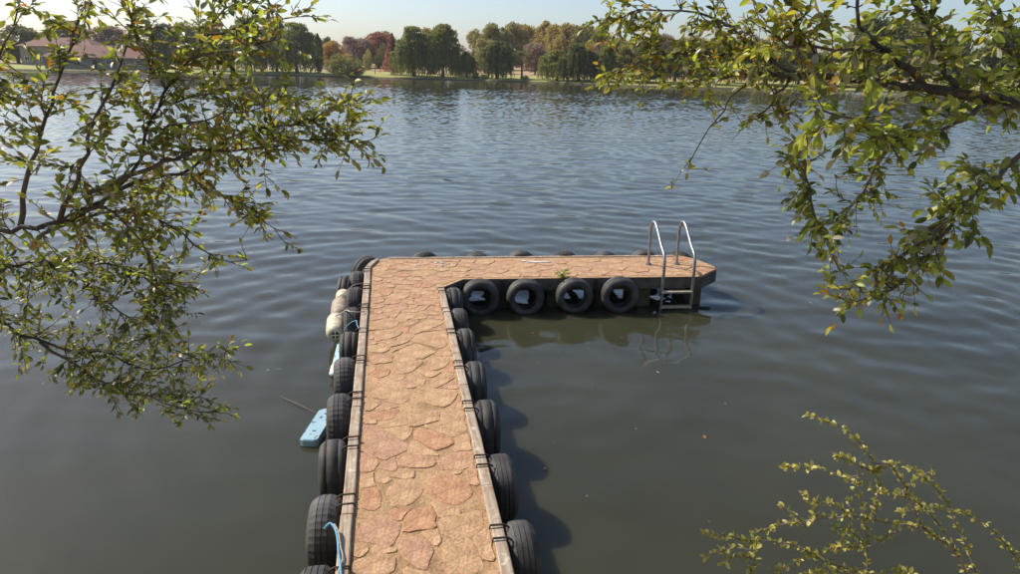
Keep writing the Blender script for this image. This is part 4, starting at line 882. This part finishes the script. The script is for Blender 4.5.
r4 = rt.limb('branch', [A(885, 50, 2.7), A(850, 49, 2.65), A(815, 50, 2.6), A(785, 45, 2.6), A(765, 30, 2.6)], .008, .003, M_TWIG, 6)
r5 = rt.limb('branch', [A(800, 76, 2.8), A(765, 58, 2.9), A(727, 54, 3.0), A(695, 53, 3.0), A(668, 54, 3.0), A(637, 62, 3.0), A(618, 72, 3.0)], .009, .002, M_TWIG, 6)
r6 = rt.limb('branch', [A(775, 62, 2.9), A(745, 40, 2.9), A(715, 22, 2.95), A(680, 12, 3.0), A(640, 12, 3.0), A(608, 20, 3.0)], .008, .002, M_TWIG, 6)
r7 = rt.limb('branch', [A(985, 105, 2.9), A(930, 135, 2.7), A(892, 140, 2.6), A(866, 128, 2.5), A(838, 113, 2.45), A(815, 112, 2.4)], .011, .003, M_TWIG, 6)
r8 = rt.limb('branch', [A(845, 115, 2.5), A(818, 128, 2.6), A(803, 150, 2.7), A(809, 190, 2.8), A(816, 216, 2.85), A(832, 256, 2.9), A(840, 272, 2.9)], .007, .002, M_TWIG, 6)
r9 = rt.limb('branch', [A(1060, 118, 2.95), A(980, 190, 2.8), A(920, 245, 2.7), A(880, 268, 2.7), A(850, 290, 2.7), A(832, 285, 2.7)], .014, .003, M_TWIG, 6)
r10 = rt.limb('branch', [A(900, 138, 2.6), A(880, 160, 2.6), A(862, 190, 2.65), A(850, 210, 2.7), A(838, 225, 2.7)], .007, .002, M_TWIG, 6)
r11 = rt.limb('branch', [A(960, 98, 2.9), A(935, 50, 2.8), A(915, 10, 2.8), A(905, -20, 2.8)], .014, .005, M_TWIG, 6)
r12 = rt.limb('branch', [A(1040, 104, 2.95), A(1010, 50, 2.9), A(985, 0, 2.9)], .014, .005, M_TWIG, 6)
r13 = rt.limb('branch', [A(752, 75, 2.8), A(728, 74, 2.8), A(705, 78, 2.85), A(690, 84, 2.85)], .006, .002, M_TWIG, 6)
r14 = rt.limb('branch', [A(820, 60, 2.7), A(800, 25, 2.6), A(790, -5, 2.55)], .006, .002, M_TWIG, 6)
r15 = rt.limb('branch', [A(952, 225, 2.75), A(925, 260, 2.7), A(895, 290, 2.7), A(870, 300, 2.7), A(850, 303, 2.7)], .007, .002, M_TWIG, 6)
r16 = rt.limb('branch', [A(790, 78, 2.8), A(775, 95, 2.8), A(765, 110, 2.85), A(752, 120, 2.85)], .006, .002, M_TWIG, 6)
D_ = rt.cloud; BIG = (.038, .060); MED = (.028, .044)
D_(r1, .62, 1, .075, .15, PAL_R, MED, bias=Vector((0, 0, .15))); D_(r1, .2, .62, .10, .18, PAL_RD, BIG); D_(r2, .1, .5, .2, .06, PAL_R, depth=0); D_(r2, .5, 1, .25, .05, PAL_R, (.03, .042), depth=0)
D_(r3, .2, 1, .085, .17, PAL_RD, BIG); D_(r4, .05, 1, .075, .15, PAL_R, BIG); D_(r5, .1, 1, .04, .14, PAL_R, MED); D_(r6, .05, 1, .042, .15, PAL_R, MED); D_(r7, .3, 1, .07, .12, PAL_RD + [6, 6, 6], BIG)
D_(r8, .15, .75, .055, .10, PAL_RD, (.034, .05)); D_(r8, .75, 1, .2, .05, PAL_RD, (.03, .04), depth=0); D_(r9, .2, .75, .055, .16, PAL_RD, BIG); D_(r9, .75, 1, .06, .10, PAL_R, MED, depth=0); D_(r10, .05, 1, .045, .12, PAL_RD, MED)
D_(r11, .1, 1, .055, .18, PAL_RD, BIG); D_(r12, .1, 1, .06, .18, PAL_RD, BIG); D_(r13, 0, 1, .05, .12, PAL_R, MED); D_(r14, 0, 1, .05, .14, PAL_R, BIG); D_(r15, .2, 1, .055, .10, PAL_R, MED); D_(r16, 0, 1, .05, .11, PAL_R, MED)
nr = rt.finish(LEAF_M, None, M_TWIG, .5)
# small-leaved shrub on the bank, lower right
sh = Tree('bank_shrub', 'sprawling shrub on the bank with bare pale twigs and tiny yellow-green leaves', 'shrub', (2.9, 1.9, 1.45), 13)
root = Vector((2.9, 1.9, 1.45)); st = A(1010, 640, 2.8)
s0 = sh.limb('branch', [root + Vector((0, 0, -.1)), root + Vector((-.1, .2, .15)), st, A(960, 560, 2.8), A(925, 530, 2.75), A(890, 523, 2.7), A(851, 517, 2.7), A(811, 520, 2.7), A(775, 527, 2.7), A(750, 535, 2.7)], .014, .002, M_TWIGP, 6, .004)
TW = [[(925, 530, 2.75), (905, 490, 2.75), (890, 465, 2.7), (875, 463, 2.7), (860, 444, 2.7), (841, 427, 2.7), (806, 415, 2.7)], [(890, 466, 2.7), (860, 476, 2.7), (841, 477, 2.7), (823, 468, 2.7), (784, 467, 2.7)],
      [(880, 600, 2.75), (872, 577, 2.7), (826, 563, 2.65), (802, 548, 2.65), (775, 542, 2.65), (757, 541, 2.65), (726, 536, 2.65), (699, 533, 2.65)], [(745, 600, 2.6), (751, 574, 2.6), (755, 555, 2.6), (757, 541, 2.65)], [(755, 551, 2.6), (735, 547, 2.6), (702, 557, 2.6)], [(753, 558, 2.6), (738, 556, 2.6), (720, 564, 2.6)],
      [(875, 519, 2.7), (879, 482, 2.7), (872, 462, 2.7)], [(866, 590, 2.72), (866, 527, 2.7), (858, 494, 2.7), (855, 479, 2.7)], [(835, 557, 2.66), (850, 524, 2.68), (847, 497, 2.7)], [(808, 529, 2.68), (793, 512, 2.68), (781, 506, 2.68)], [(819, 523, 2.7), (807, 500, 2.7), (800, 491, 2.7)],
      [(851, 517, 2.7), (836, 505, 2.72), (815, 502, 2.72)], [(866, 545, 2.7), (850, 530, 2.7), (835, 528, 2.7)], [(960, 560, 2.8), (940, 525, 2.8), (915, 500, 2.8), (885, 492, 2.8), (850, 480, 2.8)], [(985, 600, 2.8), (965, 545, 2.85), (945, 500, 2.85), (915, 470, 2.85), (892, 462, 2.8)], [(1040, 600, 2.8), (1010, 550, 2.8), (980, 520, 2.8), (940, 508, 2.8), (900, 512, 2.75)], [(900, 530, 2.7), (870, 545, 2.66), (835, 548, 2.66), (800, 560, 2.64), (770, 572, 2.62)], [(870, 470, 2.7), (850, 462, 2.7), (832, 452, 2.7)], [(860, 575, 2.68), (830, 570, 2.66), (800, 578, 2.64)], [(935, 470, 2.8), (915, 480, 2.75), (893, 500, 2.72)], [(1000, 620, 2.8), (940, 590, 2.75), (900, 570, 2.7), (860, 585, 2.65)]]
for i, t in enumerate(TW):
    P = sh.limb('branch', [A(*q) for q in t], .0055 if i in (0, 2, 13) else .0038, .0015, M_TWIGP, 5, .004)
    TW[i] = P
for P in [s0[int(len(s0) * .45):]] + TW:
    L = 0
    for a_, b_ in zip(P, P[1:]):
        L += (b_ - a_).length
        while L > .007:
            L -= .007 * sh.r.uniform(.5, 1.6)
            if sh.r.random() < .25: continue
            q = a_.lerp(b_, sh.r.random()); d = (b_ - a_).normalized()
            for _ in range(sh.r.choice((1, 1, 2, 3))): sh.leaf(q + rvec(sh.r) * .004, (d * .6 + rvec(sh.r) + Vector((0, 0, .35))).normalized(), sh.r.uniform(.015, .029), [0, 0, 0, 1])
sh.finish([M_SHRUB, M_SHRUB2], None, M_TWIGP, .62)
# ------------------------------------------------------------------ autumn haze over the lake
hz, nt, b_ = new_mat('haze'); nt.nodes.remove(b_); pv = nt.nodes.new('ShaderNodeVolumePrincipled'); pv.inputs['Density'].default_value = .0002; pv.inputs['Color'].default_value = (.93, .95, 1, 1); pv.inputs['Anisotropy'].default_value = .3
nt.links.new(pv.outputs[0], nt.nodes['Material Output'].inputs['Volume'])
b = MB(); b.box((0, 950, 10.5), (3100, 3800, 26)); tag(b.build('haze', hz), 'thin pale autumn haze over the lake', 'haze', kind='stuff')
print('LEAVES', nl, nr, len(sh.leaves), 'OBJECTS', len(scene.objects))
